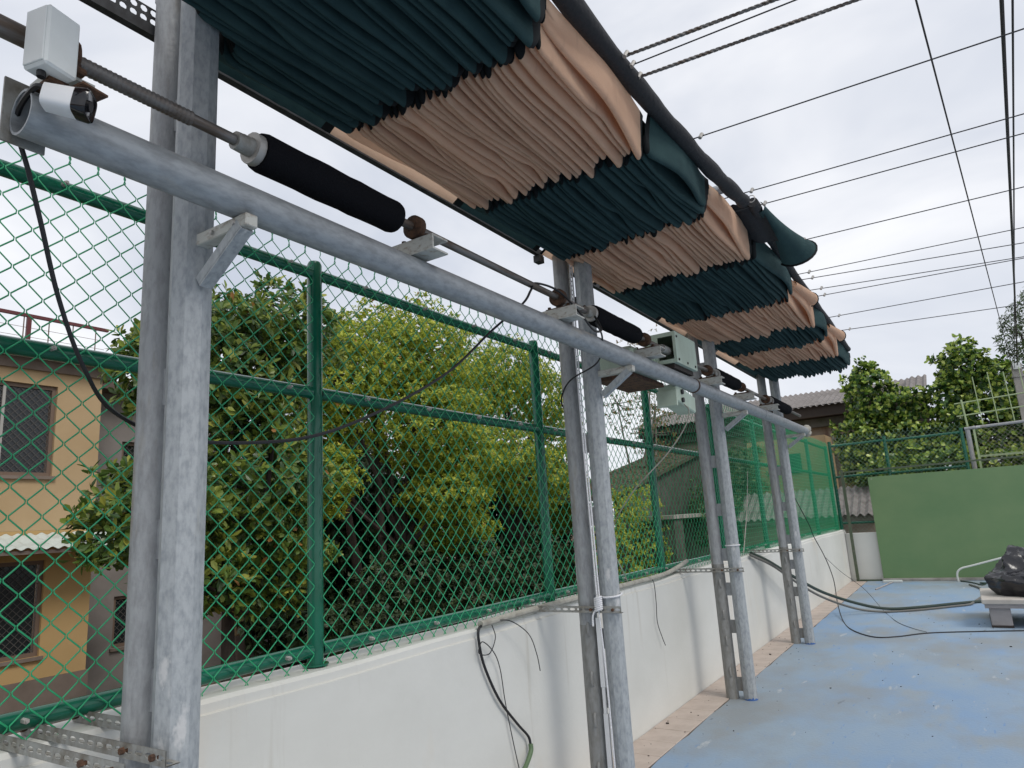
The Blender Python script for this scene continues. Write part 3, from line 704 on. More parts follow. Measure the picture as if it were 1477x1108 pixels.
# rolled green flap (cone of cloth) + black net at the start of the second shade
V = []; n = 14; m_ = 12
for i in range(m_ + 1):
    s = i / m_
    for j in range(n):
        an = R(-140 + 215 * j / (n - 1)); rr = .035 + .085 * s * s
        V.append((-0.785 + .05 * s + rr * math.cos(an) * (.8 + .3 * s), 4.22 + .85 * s + .10 * math.sin(an) * s, 3.43 - .03 * s + rr * math.sin(an) - .02 * s * s))
F = [(i * n + j, (i + 1) * n + j, (i + 1) * n + j + 1, i * n + j + 1) for i in range(m_) for j in range(n - 1)]
fl = MB().add(V, F).build('rolled_flap', 'green_cloth', aw2, auto=0)
MB().tube([V[m_ * n + j] for j in range(n)], .009, 6).build('seam_tape', 'tape', fl)
V = []
for i in range(15):
    for j in range(10):
        x = -1.28 + i * .036; s = j / 9
        V.append((x + .02 * s, 4.13 + .012 * math.sin(i * 1.6) * s + .42 * s, 3.45 - .14 * s * (.55 + .45 * (i / 14)) + .01 * math.sin(i * 2.1)))
F = [(i * 10 + j, (i + 1) * 10 + j, (i + 1) * 10 + j + 1, i * 10 + j + 1) for i in range(14) for j in range(9)]
MB().add(V, F).build('black_net', 'black_pipe', aw2, auto=0)
MB().tube([(-.80 + .022 * math.cos(a), 4.09, 3.44 + .022 * math.sin(a)) for a in np.linspace(0, 6.28, 12)], .003, 5).build('hanging_ring', 'alu', aw2)
for y in (6.1, 7.75):
    V = []
    for i in range(7):
        for j in range(9):
            s = i / 6; an = R(-100 + 190 * j / 8)
            V.append((-.895 + .04 * s + (.025 + .03 * s) * math.cos(an), y - .35 + .55 * s, 3.365 + (.03 + .03 * s) * math.sin(an)))
    F = [(i * 9 + j, (i + 1) * 9 + j, (i + 1) * 9 + j + 1, i * 9 + j + 1) for i in range(6) for j in range(8)]
    f_ = MB().add(V, F).build('edge_fold', 'tan_cloth', aw2, auto=0)
    MB().tube([V[6 * 9 + j] for j in range(9)], .007, 5).build('seam_tape', 'tape', f_)

# ------------------------------------------------------------------ tension wires over the court
for (xa, yaa, xb, yb, r, cable) in [(-.90, 2.36, -.268, 2.416, .0065, 1), (-.903, 2.435, -.205, 2.463, .0032, 0), (-.91, 2.522, -.016, 2.606, .0065, 1),
        (-.851, 3.156, .487, 3.194, .0036, 0), (-.80, 3.93, .531, 3.966, .0034, 0), (-.78, 4.159, .544, 4.194, .0034, 0), (-.70, 4.947, .588, 4.972, .0034, 0),
        (-.796, 5.685, .633, 5.766, .0032, 0), (-.80, 5.852, .654, 6.134, .0034, 0), (-.79, 6.204, .676, 6.51, .0034, 0), (-.80, 6.429, .678, 6.55, .0034, 0),
        (-.80, 7.27, .721, 7.311, .0036, 0), (-.79, 7.938, .772, 8.201, .0038, 0)]:
    sl = (yb - yaa) / (xb - xa); z = 3.40; xe = 11.0
    lab = 'thick twisted steel cable stretched across the court from the black pipe' if cable else 'thin dark wire stretched across the court from the folded shade'
    t = thing('steel_cable' if cable else 'tension_wire', lab, 'cable' if cable else 'wire', (xa, yaa, z), 'twisted cables across the court' if cable else 'thin wires across the court')
    pts = [(xa - .25 + (xe - xa + .25) * k / 16, yaa + sl * ((xe - xa + .25) * k / 16 - .25), z + .018 - .05 * math.sin(math.pi * k / 16) * 0.4) for k in range(17)]
    if cable:
        for ph in (0, 2.09, 4.19):
            n = 420; pp = []
            for k in range(n + 1):
                s = k / n * 4.6; a = s * 95 + ph
                pp.append((xa - .1 + s, yaa + sl * (s - .1) + .0042 * math.cos(a), z + .014 + .0042 * math.sin(a)))
            MB().tube(pp, .0042, 4, caps=False).build('strand', 'shaft', t)
    else: MB().tube(pts, r, 6).build('wire_line', 'black_rubber', t)
    MB().tube([(xa + .035, yaa - .006, z + .006), (xa + .045, yaa + .006, z + .03)], .010, 8).build('clip', 'alu', t)

for (p0, p1, r, lab) in [((0.22 - .0767 * 12, -7.6, 4.62), (0.22 + .0767 * 40, 44.4, 4.40), .0065, 'single dark overhead line crossing above the court wires'),
                    ((0.68 - .0577 * 12, -7.1, 4.66), (1.47, 19.37, 4.50), .013, 'thick black overhead power line running to the concrete utility pole'),
                    ((0.73 - .05 * 12, -7.1, 4.64), (1.40, 19.37, 4.44), .007, 'thinner overhead line hanging beside the thick power line')]:
    pts = [tuple(np.array(p0) + (np.array(p1) - np.array(p0)) * k / 30 - np.array([0, 0, .10 * math.sin(math.pi * k / 30)])) for k in range(31)]
    o = MB().tube(pts, r, 6).build('overhead_line', 'black_rubber'); tag(o, lab, 'power line')

# ------------------------------------------------------------------ slotted angle brackets from wall to poles
def slotted(x0, x1, y, z, label):
    t = thing('slotted_angle', label, 'bracket', ((x0 + x1) / 2, y, z), 'slotted angle brackets between wall and poles')
    n = int((x1 - x0) / .046); pu = (x1 - x0) / n
    perforated(MB(), (x0, y, z), (1, 0, 0), (0, 0, 1), (0, 1, 0), n, 1, pu, .038, .0175, .0070, .0025).build('upright_flange', 'steel_dirty', t, smooth=False)
    perforated(MB(), (x0, y + .003, z), (1, 0, 0), (0, 1, 0), (0, 0, 1), n, 1, pu, .038, .0175, .0070, .0025).build('flat_flange', 'steel_dirty', t, smooth=False)
    for s in (x0 + .02, x1 - .05, x1 - .19):
        MB().tube([(s, y - .010, z + .018), (s, y + .008, z + .018)], .009, 6).build('bolt', 'rust', t)
slotted(-2.50, -1.74, 1.06, 1.070, 'slotted steel angle on the wall top against the camera-end poles')
slotted(-2.50, -1.92, 1.205, 1.070, 'shorter slotted steel angle on the wall top behind the camera-end poles')
slotted(-2.52, -1.74, 0.96, 1.070, 'slotted steel angle lying loose on the wall top below the camera')
slotted(-2.46, -1.74, 3.752, 1.071, 'slotted steel angle tying the rope-wrapped poles to the wall')
slotted(-2.46, -1.74, 6.362, 1.071, 'rust spotted slotted angle tying the poles by the gear box to the wall')
slotted(-2.46, -1.74, 9.092, 1.071, 'slotted steel angle tying the poles at the plugged beam end to the wall')

# rope, trunking and tied things on the second poles
y = 3.82
t = thing('rope', 'white rope running down between two poles and knotted round one of them', 'rope', (-1.86, y - .07, 1.1))
rp = spline([(-1.895, y - .045, 3.38), (-1.900, y - .058, 2.6), (-1.895, y - .062, 2.0), (-1.888, y - .066, 1.5), (-1.882, y - .07, 1.16), (-1.868, y - .066, .8), (-1.862, y - .062, .3), (-1.862, y - .062, .01)], 8)
MB().tube(rp, .0052, 8).build('line', 'rope', t)
MB().tube([(p[0] + .013, p[1] + .003, p[2]) for p in rp[:34]], .0050, 8).build('line', 'rope', t)
kn = MB()
for k in range(7): kn.tube([(-1.875 + .021 * math.cos(a), y - .072 + .017 * math.sin(a), 1.09 + k * .011 + .006 * math.cos(a)) for a in np.linspace(0, 6.28, 12)], .0068, 6, caps=False)
kn.build('knot', 'rope', t)
MB().tube([(XR + .066 * math.cos(a), y + .066 * math.sin(a), 1.165 + .008 * math.sin(a)) for a in np.linspace(0, 6.28, 26)], .0055, 6, caps=False).build('loop', 'rope', t)
MB().tube(spline([(-1.885, y - .075, 1.10), (-1.91, y - .085, 1.06), (-1.915, y - .085, 1.00)], 5), .0055, 6).build('loose_end', 'rope', t)
t = thing('cable_trunking', 'thin white plastic cable trunking between the rope-tied poles', 'trunking', (-1.905, y, .3))
MB().box((-1.919, y - .040, 0.66), (-1.892, y - .024, 1.04)).build('length', 'white_gloss', t, smooth=False)
MB().box((-1.914, y - .040, 0.52), (-1.897, y - .024, .659)).build('length', 'white_gloss', t, smooth=False)
MB().box((-1.917, y - .040, 0.002), (-1.890, y - .024, .519)).build('length', 'white_gloss', t, smooth=False)
y = 6.43
o = MB().tube([(XR + .062 * math.cos(a), y + .062 * math.sin(a), 1.30) for a in np.linspace(0, 6.28, 24)], .006, 6, caps=False).build('rope_loop', 'rope')
tag(o, 'white cord looped round one pole below the gear box', 'rope')

# ------------------------------------------------------------------ cables
def cable(name, label, cat, pts, r, m='black_rubber', n=6, group=None, k=8):
    o = MB().tube(spline(pts, k), r, n).build(name, m); tag(o, label, cat, group); return o
cable('camera_cable', 'black cable drooping from the white camera box behind the poles to the shaft', 'cable',
      [(-1.51, .600, 2.575), (-1.545, .585, 2.585), (-1.66, .60, 2.56), (-1.69, .645, 2.46), (-1.72, .69, 2.36), (-1.79, .77, 2.21), (-1.88, .88, 2.07), (-2.03, 1.04, 1.99), (-2.06, 1.25, 1.93),
       (-1.98, 1.50, 1.925), (-1.90, 1.72, 1.965), (-1.84, 2.02, 2.095), (-1.78, 2.32, 2.27), (-1.71, 2.55, 2.48), (-1.60, 2.66, 2.612), (-1.585, 2.72, 2.69), (-1.60, 2.80, 2.752), (-1.57, 2.97, 2.75), (-1.50, 3.05, 2.64), (-1.49, 3.18, 2.57), (-1.50, 3.30, 2.60), (-1.56, 3.36, 2.70)], .0062)
cable('cable', 'black cable hooked round the rope-tied pole below the beam', 'cable',
      [(-1.55, 3.34, 2.66), (-1.545, 3.40, 2.58), (-1.68, 3.60, 2.50), (-1.93, 3.72, 2.45), (-2.045, 3.80, 2.36), (-2.045, 3.86, 2.28), (-2.0, 3.90, 2.26)], .0050)
o = cable('conduit_pipe', 'weathered grey conduit pipe lying along the top edge of the white wall', 'pipe',
      [(-2.290, 3.15, 1.0865), (-2.30, 3.7, 1.09), (-2.305, 4.3, 1.09), (-2.31, 5.2, 1.092), (-2.315, 5.9, 1.095), (-2.33, 6.3, 1.12), (-2.33, 6.6, 1.16)], .019, 'conduit', 10)
cable('cable', 'black cable with a taped green end hanging from the conduit down the white wall', 'cable',
      [(-2.29, 3.22, 1.087), (-2.285, 3.13, 1.07), (-2.283, 3.12, 1.00), (-2.283, 3.16, .87), (-2.283, 3.28, .68), (-2.283, 3.44, .52), (-2.28, 3.54, .43), (-2.275, 3.555, .38)], .0075)
cable('cable_end', 'green taped end of the black cable hanging on the wall', 'cable', [(-2.275, 3.555, .385), (-2.27, 3.545, .35), (-2.262, 3.49, .31), (-2.25, 3.42, .28)], .0135, 'tape_green', 8)
cable('thin_cable', 'thin black wire looping below the conduit and trailing down the white wall', 'cable',
      [(-2.285, 3.25, 1.07), (-2.28, 3.27, 1.0), (-2.275, 3.2, .93), (-2.272, 3.1, .95), (-2.275, 3.14, 1.0), (-2.275, 3.24, .93), (-2.28, 3.30, .83), (-2.285, 3.34, .65), (-2.285, 3.40, .42), (-2.28, 3.46, .2), (-2.27, 3.5, .02)], .0028)
cable('thin_cable', 'short curved black wire sticking out of the conduit over the wall', 'cable',
      [(-2.29, 3.30, 1.088), (-2.24, 3.38, 1.07), (-2.22, 3.52, .98), (-2.225, 3.60, .86), (-2.23, 3.635, .76)], .0028)
cable('thin_cable', 'short black wire hanging straight down the wall below a fence post', 'cable',
      [(-2.31, 5.62, 1.10), (-2.285, 5.62, 1.05), (-2.282, 5.62, .9), (-2.28, 5.60, .75), (-2.275, 5.66, .62), (-2.27, 5.70, .55)], .0034)
cable('hose', 'thick dark hose looping from the wall top past the poles to the blue floor', 'hose',
      [(-2.28, 8.75, 1.09), (-2.20, 9.25, .95), (-2.10, 10.2, .66), (-1.95, 11.2, .36), (-1.6, 11.9, .12), (-1.25, 12.1, .03), (-.85, 12.35, .0235), (-.45, 12.75, .0235), (-.12, 13.05, .0235), (.5, 13.5, .0235)], .021, 'hose', 8)
cable('hose', 'grey brown hose lying beside the thick dark hose', 'hose',
      [(-2.28, 8.70, 1.075), (-2.16, 9.25, .90), (-2.06, 10.1, .60), (-1.92, 11.0, .31), (-1.6, 11.65, .08), (-1.25, 11.85, .018), (-.85, 12.1, .018), (-.45, 12.5, .018), (-.22, 12.75, .018), (-.16, 13.0, .018), (-.06, 13.6, .018), (.02, 14.2, .018), (-.05, 15.0, .018), (-.2, 15.6, .018)], .016, 'hose_grey', 8)
cable('thin_cable', 'thin black wire dropping from the fence and curving over the blue floor to the bench', 'cable',
      [(-2.36, 12.2, 1.75), (-2.30, 12.75, 1.30), (-2.28, 12.9, 1.10), (-2.15, 12.9, .75), (-2.02, 12.6, .42), (-1.90, 11.9, .14), (-1.72, 11.0, .010), (-1.50, 10.2, .008), (-1.20, 9.72, .008), (-.95, 9.8, .008), (-.64, 10.12, .008), (-.1, 10.34, .008), (.6, 10.55, .008)], .007)
cable('thin_cable', 'very thin wire slanting off the first wire across the blue floor', 'cable',
      [(-2.15, 12.9, .75), (-1.95, 13.0, .50), (-1.6, 12.7, .25), (-1.3, 12.0, .02), (-1.05, 11.0, .006), (-.85, 10.5, .006), (-.66, 10.13, .0155)], .0035)
cable('rope_guy', 'pale cord tied from the fence down to a slotted angle by the hoses', 'rope', [(-2.36, 9.4, 2.1), (-2.33, 9.0, 1.6), (-2.30, 8.5, 1.11)], .006, 'conduit')

# ------------------------------------------------------------------ things on the floor
t = thing('bench', 'pale stone slab bench on two blocky legs carrying the black bag', 'bench', (.6, 11.2, 0))
MB().box((-0.045, 10.62, .285), (1.7, 11.9, .345), bev=.008).build('seat', 'bench_top', t, smooth=False)
MB().box((-0.02, 10.65, .235), (1.65, 11.85, .284)).build('apron', 'bench_leg', t, smooth=False)
for x in (0.02, 1.25):
    l = MB().box((x, 10.70, .02), (x + .22, 11.8, .234), bev=.01).build('leg', 'bench_leg', t, smooth=False)
    MB().box((x - .005, 10.69, 0.001), (x + .225, 11.81, .0195)).build('foot', 'dark_wood', l, smooth=False)
# bag
mb = MB(); nu, nv = 72, 40; V = []
rg = np.random.default_rng(3)
fr_ = [(rg.normal(size=3), rg.uniform(0, 6)) for _ in range(14)]
for i in range(nv):
    v = i / (nv - 1)
    for j in range(nu):
        a = 2 * math.pi * j / nu
        rr = (1 - .12 * v) * math.cos(v * 1.45) ** .55
        if v < .12: rr *= .90 + v * .8
        d = np.array([math.cos(a) * rr, math.sin(a) * rr, math.sin(v * 1.5)])
        s = sum(1 - abs(math.sin(2.2 * float(d @ k) + p)) ** .6 for k, p in fr_) / 5 - .75
        s += .12 * math.sin(5 * a + 4 * v) * v
        V.append((.62 + .56 * d[0] * (1 + .35 * s), 11.22 + .46 * d[1] * (1 + .35 * s), .3455 + (.47 * d[2] * (1 + .45 * s)) * (1 + .12 * math.cos(a * 2 + 1)) * (1 if i else 0)))
F = [(i * nu + j, i * nu + (j + 1) % nu, (i + 1) * nu + (j + 1) % nu, (i + 1) * nu + j) for i in range(nv - 1) for j in range(nu)]
F += [tuple(range(nu - 1, -1, -1)), tuple((nv - 1) * nu + j for j in range(nu))]
o = mb.add(V, F).build('plastic_bag', 'bag', auto=32); tag(o, 'crumpled black plastic bag heaped on the stone bench', 'bag')
t = thing('squeegee', 'small grey floor squeegee lying on the blue court by the end wall', 'tool', (-1.5, 15.9, 0))
MB().tube([(-1.68, 14.85, .014), (-1.50, 16.18, .014)], .013, 8).build('handle', 'bench_leg', t)
MB().box((-1.67, 16.16, .002), (-1.33, 16.26, .05), bev=.006).build('head', 'pvc', t, smooth=False)
cable('bent_pipe', 'pale plastic pipe bent up from the floor in front of the green board', 'pipe', [(-.38, 16.35, .004), (-.385, 16.35, .10), (-.36, 16.35, .19), (-.28, 16.36, .25), (-.12, 16.38, .29), (.3, 16.42, .40), (.9, 16.46, .56), (1.6, 16.5, .74)], .019, 'pvc', 8)
cable('hose', 'tangled dark hose lying in front of the kerb under the board', 'hose', [(-.34, 16.3, .012), (-.15, 16.0, .012), (-.02, 15.6, .012), (.05, 15.75, .012), (-.03, 15.95, .012), (.12, 15.9, .012), (.5, 15.9, .012), (1.4, 16.1, .012)], .012, 'hose', 6)
# small debris
mb = MB()
for k in range(120):
    x = random.uniform(-1.98, .4); y = random.uniform(3.6, 12)
    if k < 70: x = random.uniform(-2.27, -1.85); y = random.uniform(3.8, 9.6)
    s = random.uniform(.002, .0055) * (2.2 if k % 17 == 0 else 1)
    z = .008 if x < -1.99 else .0015
    mb.box((x - s, y - s * .6, z), (x + s, y + s * .6, z + s * .7), rot=Matrix.Rotation(random.uniform(0, 3), 3, 'Z'))
o = mb.build('floor_debris', 'debris', smooth=False); tag(o, 'scattered dark crumbs and leaf bits on the court floor', 'debris', kind='stuff')

# ------------------------------------------------------------------ foliage
def leaves_mesh(centers, dirs, per, ll, lw, seed, obov=False, tipbias=.5, rosette=1.0, drop=0.0):
    """per leaves round each twig tip; returns verts, faces, rnd"""
    rg = np.random.default_rng(seed); n = len(centers) * per
    c = np.repeat(centers, per, 0); ax = np.repeat(dirs, per, 0)
    d = rg.normal(size=(n, 3)); d -= (d * ax).sum(1, keepdims=True) * ax
    d /= np.linalg.norm(d, axis=1, keepdims=True) + 1e-9
    up = rg.uniform(-.25, 1.0, (n, 1)) * rosette
    L = d + ax * up; L[:, 2] -= drop * rg.uniform(0, 1, n); L /= np.linalg.norm(L, axis=1, keepdims=True)
    side = np.cross(L, ax + rg.normal(0, .25, (n, 3))); side /= np.linalg.norm(side, axis=1, keepdims=True) + 1e-9
    nrm = np.cross(side, L)
    l = ll * rg.uniform(.5, 1.25, (n, 1)); w = lw * rg.uniform(.75, 1.2, (n, 1))
    c = c + ax * rg.uniform(-.6, .15, (n, 1)) * ll * .8
    b = .62 if obov else .45
    base = c + L * l * .08
    p1 = c + L * l * b + side * w * .5 + nrm * l * .05; p2 = c + L * l * b - side * w * .5 + nrm * l * .05
    tip = c + L * l - nrm * l * .10
    mid = c + L * l * b - nrm * l * .02
    if obov:
        t1 = c + L * l * .95 + side * w * .24; t2 = c + L * l * .95 - side * w * .24
        V = np.stack([base, p1, t1, mid, t2, p2], 1); f0 = np.array([[0, 3, 2, 1], [0, 5, 4, 3]])
        F4 = (np.arange(n)[:, None, None] * 6 + np.concatenate([f0, np.array([[3, 4, 4, 2]])])[None])
        F = [tuple(q) for q in F4[:, :2].reshape(-1, 4).tolist()] + [(a * 6 + 3, a * 6 + 4, a * 6 + 2) for a in range(n)]
        k = 6
    else:
        V = np.stack([base, p1, tip, mid, p2], 1)
        F4 = np.arange(n)[:, None, None] * 5 + np.array([[0, 3, 2, 1], [0, 4, 2, 3]])[None]
        F = F4.reshape(-1, 4).tolist(); k = 5
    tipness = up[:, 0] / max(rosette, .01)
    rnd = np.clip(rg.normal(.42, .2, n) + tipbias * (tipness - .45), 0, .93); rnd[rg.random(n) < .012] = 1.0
    return V.reshape(-1, 3), F, np.repeat(rnd, k)
def leaf_obj(name, V, F, rnd, m, parent):
    me = bpy.data.meshes.new(name)
    ro = parent
    V = V - ORI[ro.name]
    me.from_pydata(V.tolist(), [], F); me.update(); me.materials.append(M[m])
    at = me.attributes.new('rnd', 'FLOAT', 'POINT'); at.data.foreach_set('value', rnd.astype(np.float32))
    o = link(bpy.data.objects.new(name, me)); o.parent = parent
    return o
def crown_points(blobs, seed, density, shell=.55):
    """blobs (x,y,z,rx,ry,rz). points biased to shell with lumpy surface; outward dirs"""
    rg = np.random.default_rng(seed); C = []; D = []
    for (x, y, z, rx, ry, rz) in blobs:
        n = int(density * (rx * ry + ry * rz + rx * rz) / 3)
        d = rg.normal(size=(n, 3)); d /= np.linalg.norm(d, axis=1, keepdims=True)
        lum = 1 + .16 * np.sin(d[:, :1] * 7 + x * 3) * np.cos(d[:, 1:2] * 6 + y) + .13 * np.sin(d[:, 2:] * 9 + z)
        r = (shell + (1 - shell) * rg.uniform(0, 1, (n, 1)) ** .6) * lum
        C.append(np.array([x, y, z]) + d * r * np.array([rx, ry, rz])); dd = d / np.array([rx, ry, rz]); dd[:, 2] += .35 / max(rx, rz)
        dd += rg.normal(0, .35, (n, 3)) * np.linalg.norm(dd, axis=1, keepdims=True)
        D.append(dd / np.linalg.norm(dd, axis=1, keepdims=True))
    return np.concatenate(C), np.concatenate(D)
def tree(name, label, base, blobs, m, density, per, ll, lw, seed, bark='bark', stems=1, r0=.12, group=None, cat='tree', twigs=.12, **kw):
    t = thing(name, label, cat, base, group)
    rg = random.Random(seed); bx, by, bz = base
    top = max(blobs, key=lambda b: b[2])
    tk = MB()
    for s in range(stems):
        ox, oy = (rg.uniform(-.35, .35), rg.uniform(-.35, .35)) if stems > 1 else (0, 0)
        h = top[2] - bz
        tg = blobs[s % len(blobs)]
        pts = spline([(bx + ox, by + oy, bz - .05), (bx + ox * 1.4 + rg.uniform(-.1, .1), by + oy * 1.4, bz + h * .25), (bx + ox + (tg[0] - bx) * .4, by + oy + (tg[1] - by) * .4, bz + h * .5), (tg[0], tg[1], max(tg[2], bz + h * .6))], 5)
        tk.tube(pts, list(np.linspace(r0, r0 * .35, len(pts))), 8)
    tr = tk.build('trunk', bark, t)
    for b in blobs:
        lm = MB(); st = Vector((bx + (top[0] - bx) * .3, by + (top[1] - by) * .3, bz + (top[2] - bz) * .35))
        en = Vector(b[:3]); md = (st + en) / 2 + Vector((rg.uniform(-.2, .2), rg.uniform(-.2, .2), -.15))
        pp = spline([st, md, en], 4); lm.tube(pp, list(np.linspace(r0 * .5, r0 * .16, len(pp))), 6)
        for k in range(7):
            d = Vector((rg.gauss(0, 1), rg.gauss(0, 1), rg.gauss(.3, .8))).normalized()
            e2 = en + Vector((d.x * b[3], d.y * b[4], d.z * b[5])) * .8
            lm.tube([en, (en + e2) / 2 + Vector((0, 0, -.05)), e2], [r0 * .17, r0 * .10, r0 * .035], 5)
        lm.build('limb', bark, t)
    C, D = crown_points(blobs, seed, density)
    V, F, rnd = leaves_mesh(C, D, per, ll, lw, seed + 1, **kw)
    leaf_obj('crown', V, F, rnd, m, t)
    return t
def B(*a): return a
# broad-leaved tree in front of the yellow building
tree('broadleaf_tree', 'dense broad-leaved tree hiding the corner of the yellow building', (-7.3, 5.2, -.95),
     [B(-7.2, 4.9, 3.6, .95, .95, 1.05), B(-7.0, 5.6, 4.1, .8, .75, .75), B(-7.1, 4.2, 3.55, .6, .55, .6), B(-7.2, 5.3, 2.4, 1.1, .95, 1.0), B(-6.9, 4.1, 2.0, .75, .75, .55), B(-6.7, 3.55, 1.75, .5, .45, .3), B(-7.3, 5.6, 1.4, .95, .7, .75), B(-7.0, 4.6, 1.2, .6, .5, .35)],
     'leaf_big', 620, 10, .135, .056, 21, r0=.10, tipbias=.6, obov=True, rosette=1.5)
# yellow-green small leaved trees
tree('small_leaf_tree', 'tall yellow-green tree with tiny leaves beside the broad-leaved tree', (-9.8, 10.6, -.95),
     [B(-9.4, 8.7, 4.5, 1.0, .95, 1.0), B(-9.6, 9.9, 5.0, 1.3, 1.1, 1.1), B(-9.2, 11.0, 5.2, 1.2, 1.0, 1.15), B(-9.0, 10.6, 3.7, 1.3, 1.2, .9), B(-10.2, 9.0, 3.7, 1.1, .9, .9), B(-8.9, 11.6, 3.0, 1.2, 1.0, .8), B(-9.6, 12.2, 4.6, 1.1, 1.0, 1.0), B(-8.7, 11.0, 2.25, .9, .9, .5), B(-9.6, 8.6, 2.6, .8, .7, .7), B(-9.3, 12.2, 1.6, .9, .9, .6)],
     'leaf_small', 1250, 12, .085, .042, 31, r0=.13, stems=3, tipbias=.45, group='small-leaved trees behind the fence')
tree('small_leaf_tree', 'spreading yellow-green tree with bare gaps beyond the rope-tied poles', (-9.6, 14.4, -.95),
     [B(-9.6, 13.4, 4.9, 1.1, .9, 1.0), B(-9.3, 14.4, 5.3, 1.1, 1.0, .9), B(-9.2, 15.6, 4.9, 1.1, .9, .9), B(-9.0, 13.2, 3.2, 1.2, 1.0, .8), B(-8.8, 14.6, 2.7, 1.2, 1.1, .8), B(-9.2, 16.4, 3.8, .9, .8, .8), B(-8.8, 15.8, 1.9, .9, .9, .6)],
     'leaf_small', 1150, 12, .085, .042, 41, r0=.12, stems=2, tipbias=.4, group='small-leaved trees behind the fence')
# shaded shrubs and trees behind
for q, (x, y, h) in enumerate(((-12.6, 10.6, 3.4), (-12.4, 12.6, 3.8), (-12.2, 14.8, 3.8), (-11.6, 17.0, 3.6), (-11.5, 19.4, 3.8), (-16.0, 9.2, 4.6), (-15.8, 12.0, 4.6), (-15.8, 15.0, 5.0))):
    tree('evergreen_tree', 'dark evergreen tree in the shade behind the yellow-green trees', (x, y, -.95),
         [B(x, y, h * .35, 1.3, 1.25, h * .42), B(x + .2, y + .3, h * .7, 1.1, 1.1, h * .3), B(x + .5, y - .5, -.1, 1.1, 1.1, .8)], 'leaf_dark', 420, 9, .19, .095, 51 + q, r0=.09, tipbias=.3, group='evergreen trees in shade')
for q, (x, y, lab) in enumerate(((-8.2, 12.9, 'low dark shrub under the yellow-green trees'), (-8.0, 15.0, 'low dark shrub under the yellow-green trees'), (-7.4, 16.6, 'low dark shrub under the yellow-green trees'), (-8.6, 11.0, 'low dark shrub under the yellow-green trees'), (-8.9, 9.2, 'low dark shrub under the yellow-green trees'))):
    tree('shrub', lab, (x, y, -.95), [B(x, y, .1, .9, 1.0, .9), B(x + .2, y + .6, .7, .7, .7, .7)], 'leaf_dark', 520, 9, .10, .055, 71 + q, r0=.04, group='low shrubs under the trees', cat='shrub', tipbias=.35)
tree('dry_tree', 'half bare tree with brown and yellow leaves behind the gear box', (-8.0, 18.9, -.95),
     [B(-7.4, 19.0, 4.0, .9, .9, .8), B(-7.6, 20.2, 4.9, .9, .9, .8), B(-7.9, 18.0, 4.8, .9, .9, .8), B(-7.0, 18.4, 6.2, 1.0, .9, .7)], 'leaf_dry', 150, 7, .08, .04, 81, bark='bark_pale', r0=.10, stems=2)
tree('bush', 'bright green bush growing between the low shed and the fence', (-5.9, 19.2, -.95),
     [B(-5.6, 18.6, 1.6, .7, 1.0, 1.0), B(-5.4, 20.0, 2.3, .8, 1.2, 1.1), B(-5.3, 21.6, 2.7, .9, 1.2, 1.0), B(-5.3, 23.4, 2.9, .9, 1.3, 1.1), B(-5.2, 19.4, .6, .6, 1.2, .8)], 'leaf_grey', 620, 9, .11, .05, 85, r0=.05, cat='bush')
tree('bush', 'yellow-green bush rising just beyond the rope-tied poles', (-6.4, 13.6, -.95),
     [B(-6.4, 13.7, .9, .6, .7, .9), B(-6.4, 14.3, 1.7, .5, .6, .6), B(-6.0, 13.8, .3, .55, .6, .45), B(-6.3, 15.2, 1.9, .5, .6, .5), B(-6.2, 15.4, .8, .5, .6, .6)], 'leaf_small', 520, 8, .085, .036, 88, r0=.04, cat='bush', tipbias=.4)
# trees behind the end fence: rounded thick leaves
tree('autograph_tree', 'thick-leaved evergreen tree behind the end fence by the old house', (-1.7, 20.2, -.95),
     [B(-1.72, 20.2, 4.35, .62, .6, .95), B(-1.15, 20.3, 3.95, .6, .6, .65), B(-2.2, 20.1, 3.2, .55, .55, .7), B(-1.4, 19.9, 2.9, .9, .6, .8), B(-2.1, 19.9, 2.5, .55, .5, .55), B(-.9, 20.0, 3.0, .6, .5, .55)],
     'leaf_clusia', 640, 9, .125, .09, 91, obov=True, r0=.09, tipbias=1.0, rosette=1.3, group='thick-leaved trees behind the end fence')
tree('autograph_tree', 'larger thick-leaved evergreen tree behind the pale barred gate', (.6, 20.4, -.95),
     [B(.45, 20.4, 4.75, .62, .6, .72), B(.95, 20.4, 4.2, .8, .6, .7), B(.05, 20.3, 4.0, .65, .6, .6), B(.55, 20.1, 3.3, 1.0, .6, .7), B(1.5, 20.2, 3.4, .75, .6, .65), B(-.2, 20.1, 3.0, .55, .5, .5), B(1.0, 19.9, 2.7, 1.1, .5, .6)],
     'leaf_clusia', 640, 9, .125, .09, 95, obov=True, r0=.09, tipbias=1.0, rosette=1.3, group='thick-leaved trees behind the end fence')
tree('hedge', 'thick leafy hedge along the back of the end fence', (-.5, 19.1, -.95),
     [B(-1.6, 19.2, 2.25, .6, .45, .45), B(-.9, 19.2, 2.1, .7, .45, .6), B(-.1, 19.2, 2.2, .7, .45, .6), B(.7, 19.2, 2.1, .7, .45, .6), B(1.5, 19.2, 2.1, .8, .45, .6), B(-.5, 19.1, 1.2, 1.0, .45, .7), B(.8, 19.1, 1.2, 1.0, .45, .7)],
     'leaf_clusia', 620, 8, .12, .085, 99, obov=True, r0=.05, tipbias=.55, cat='hedge')
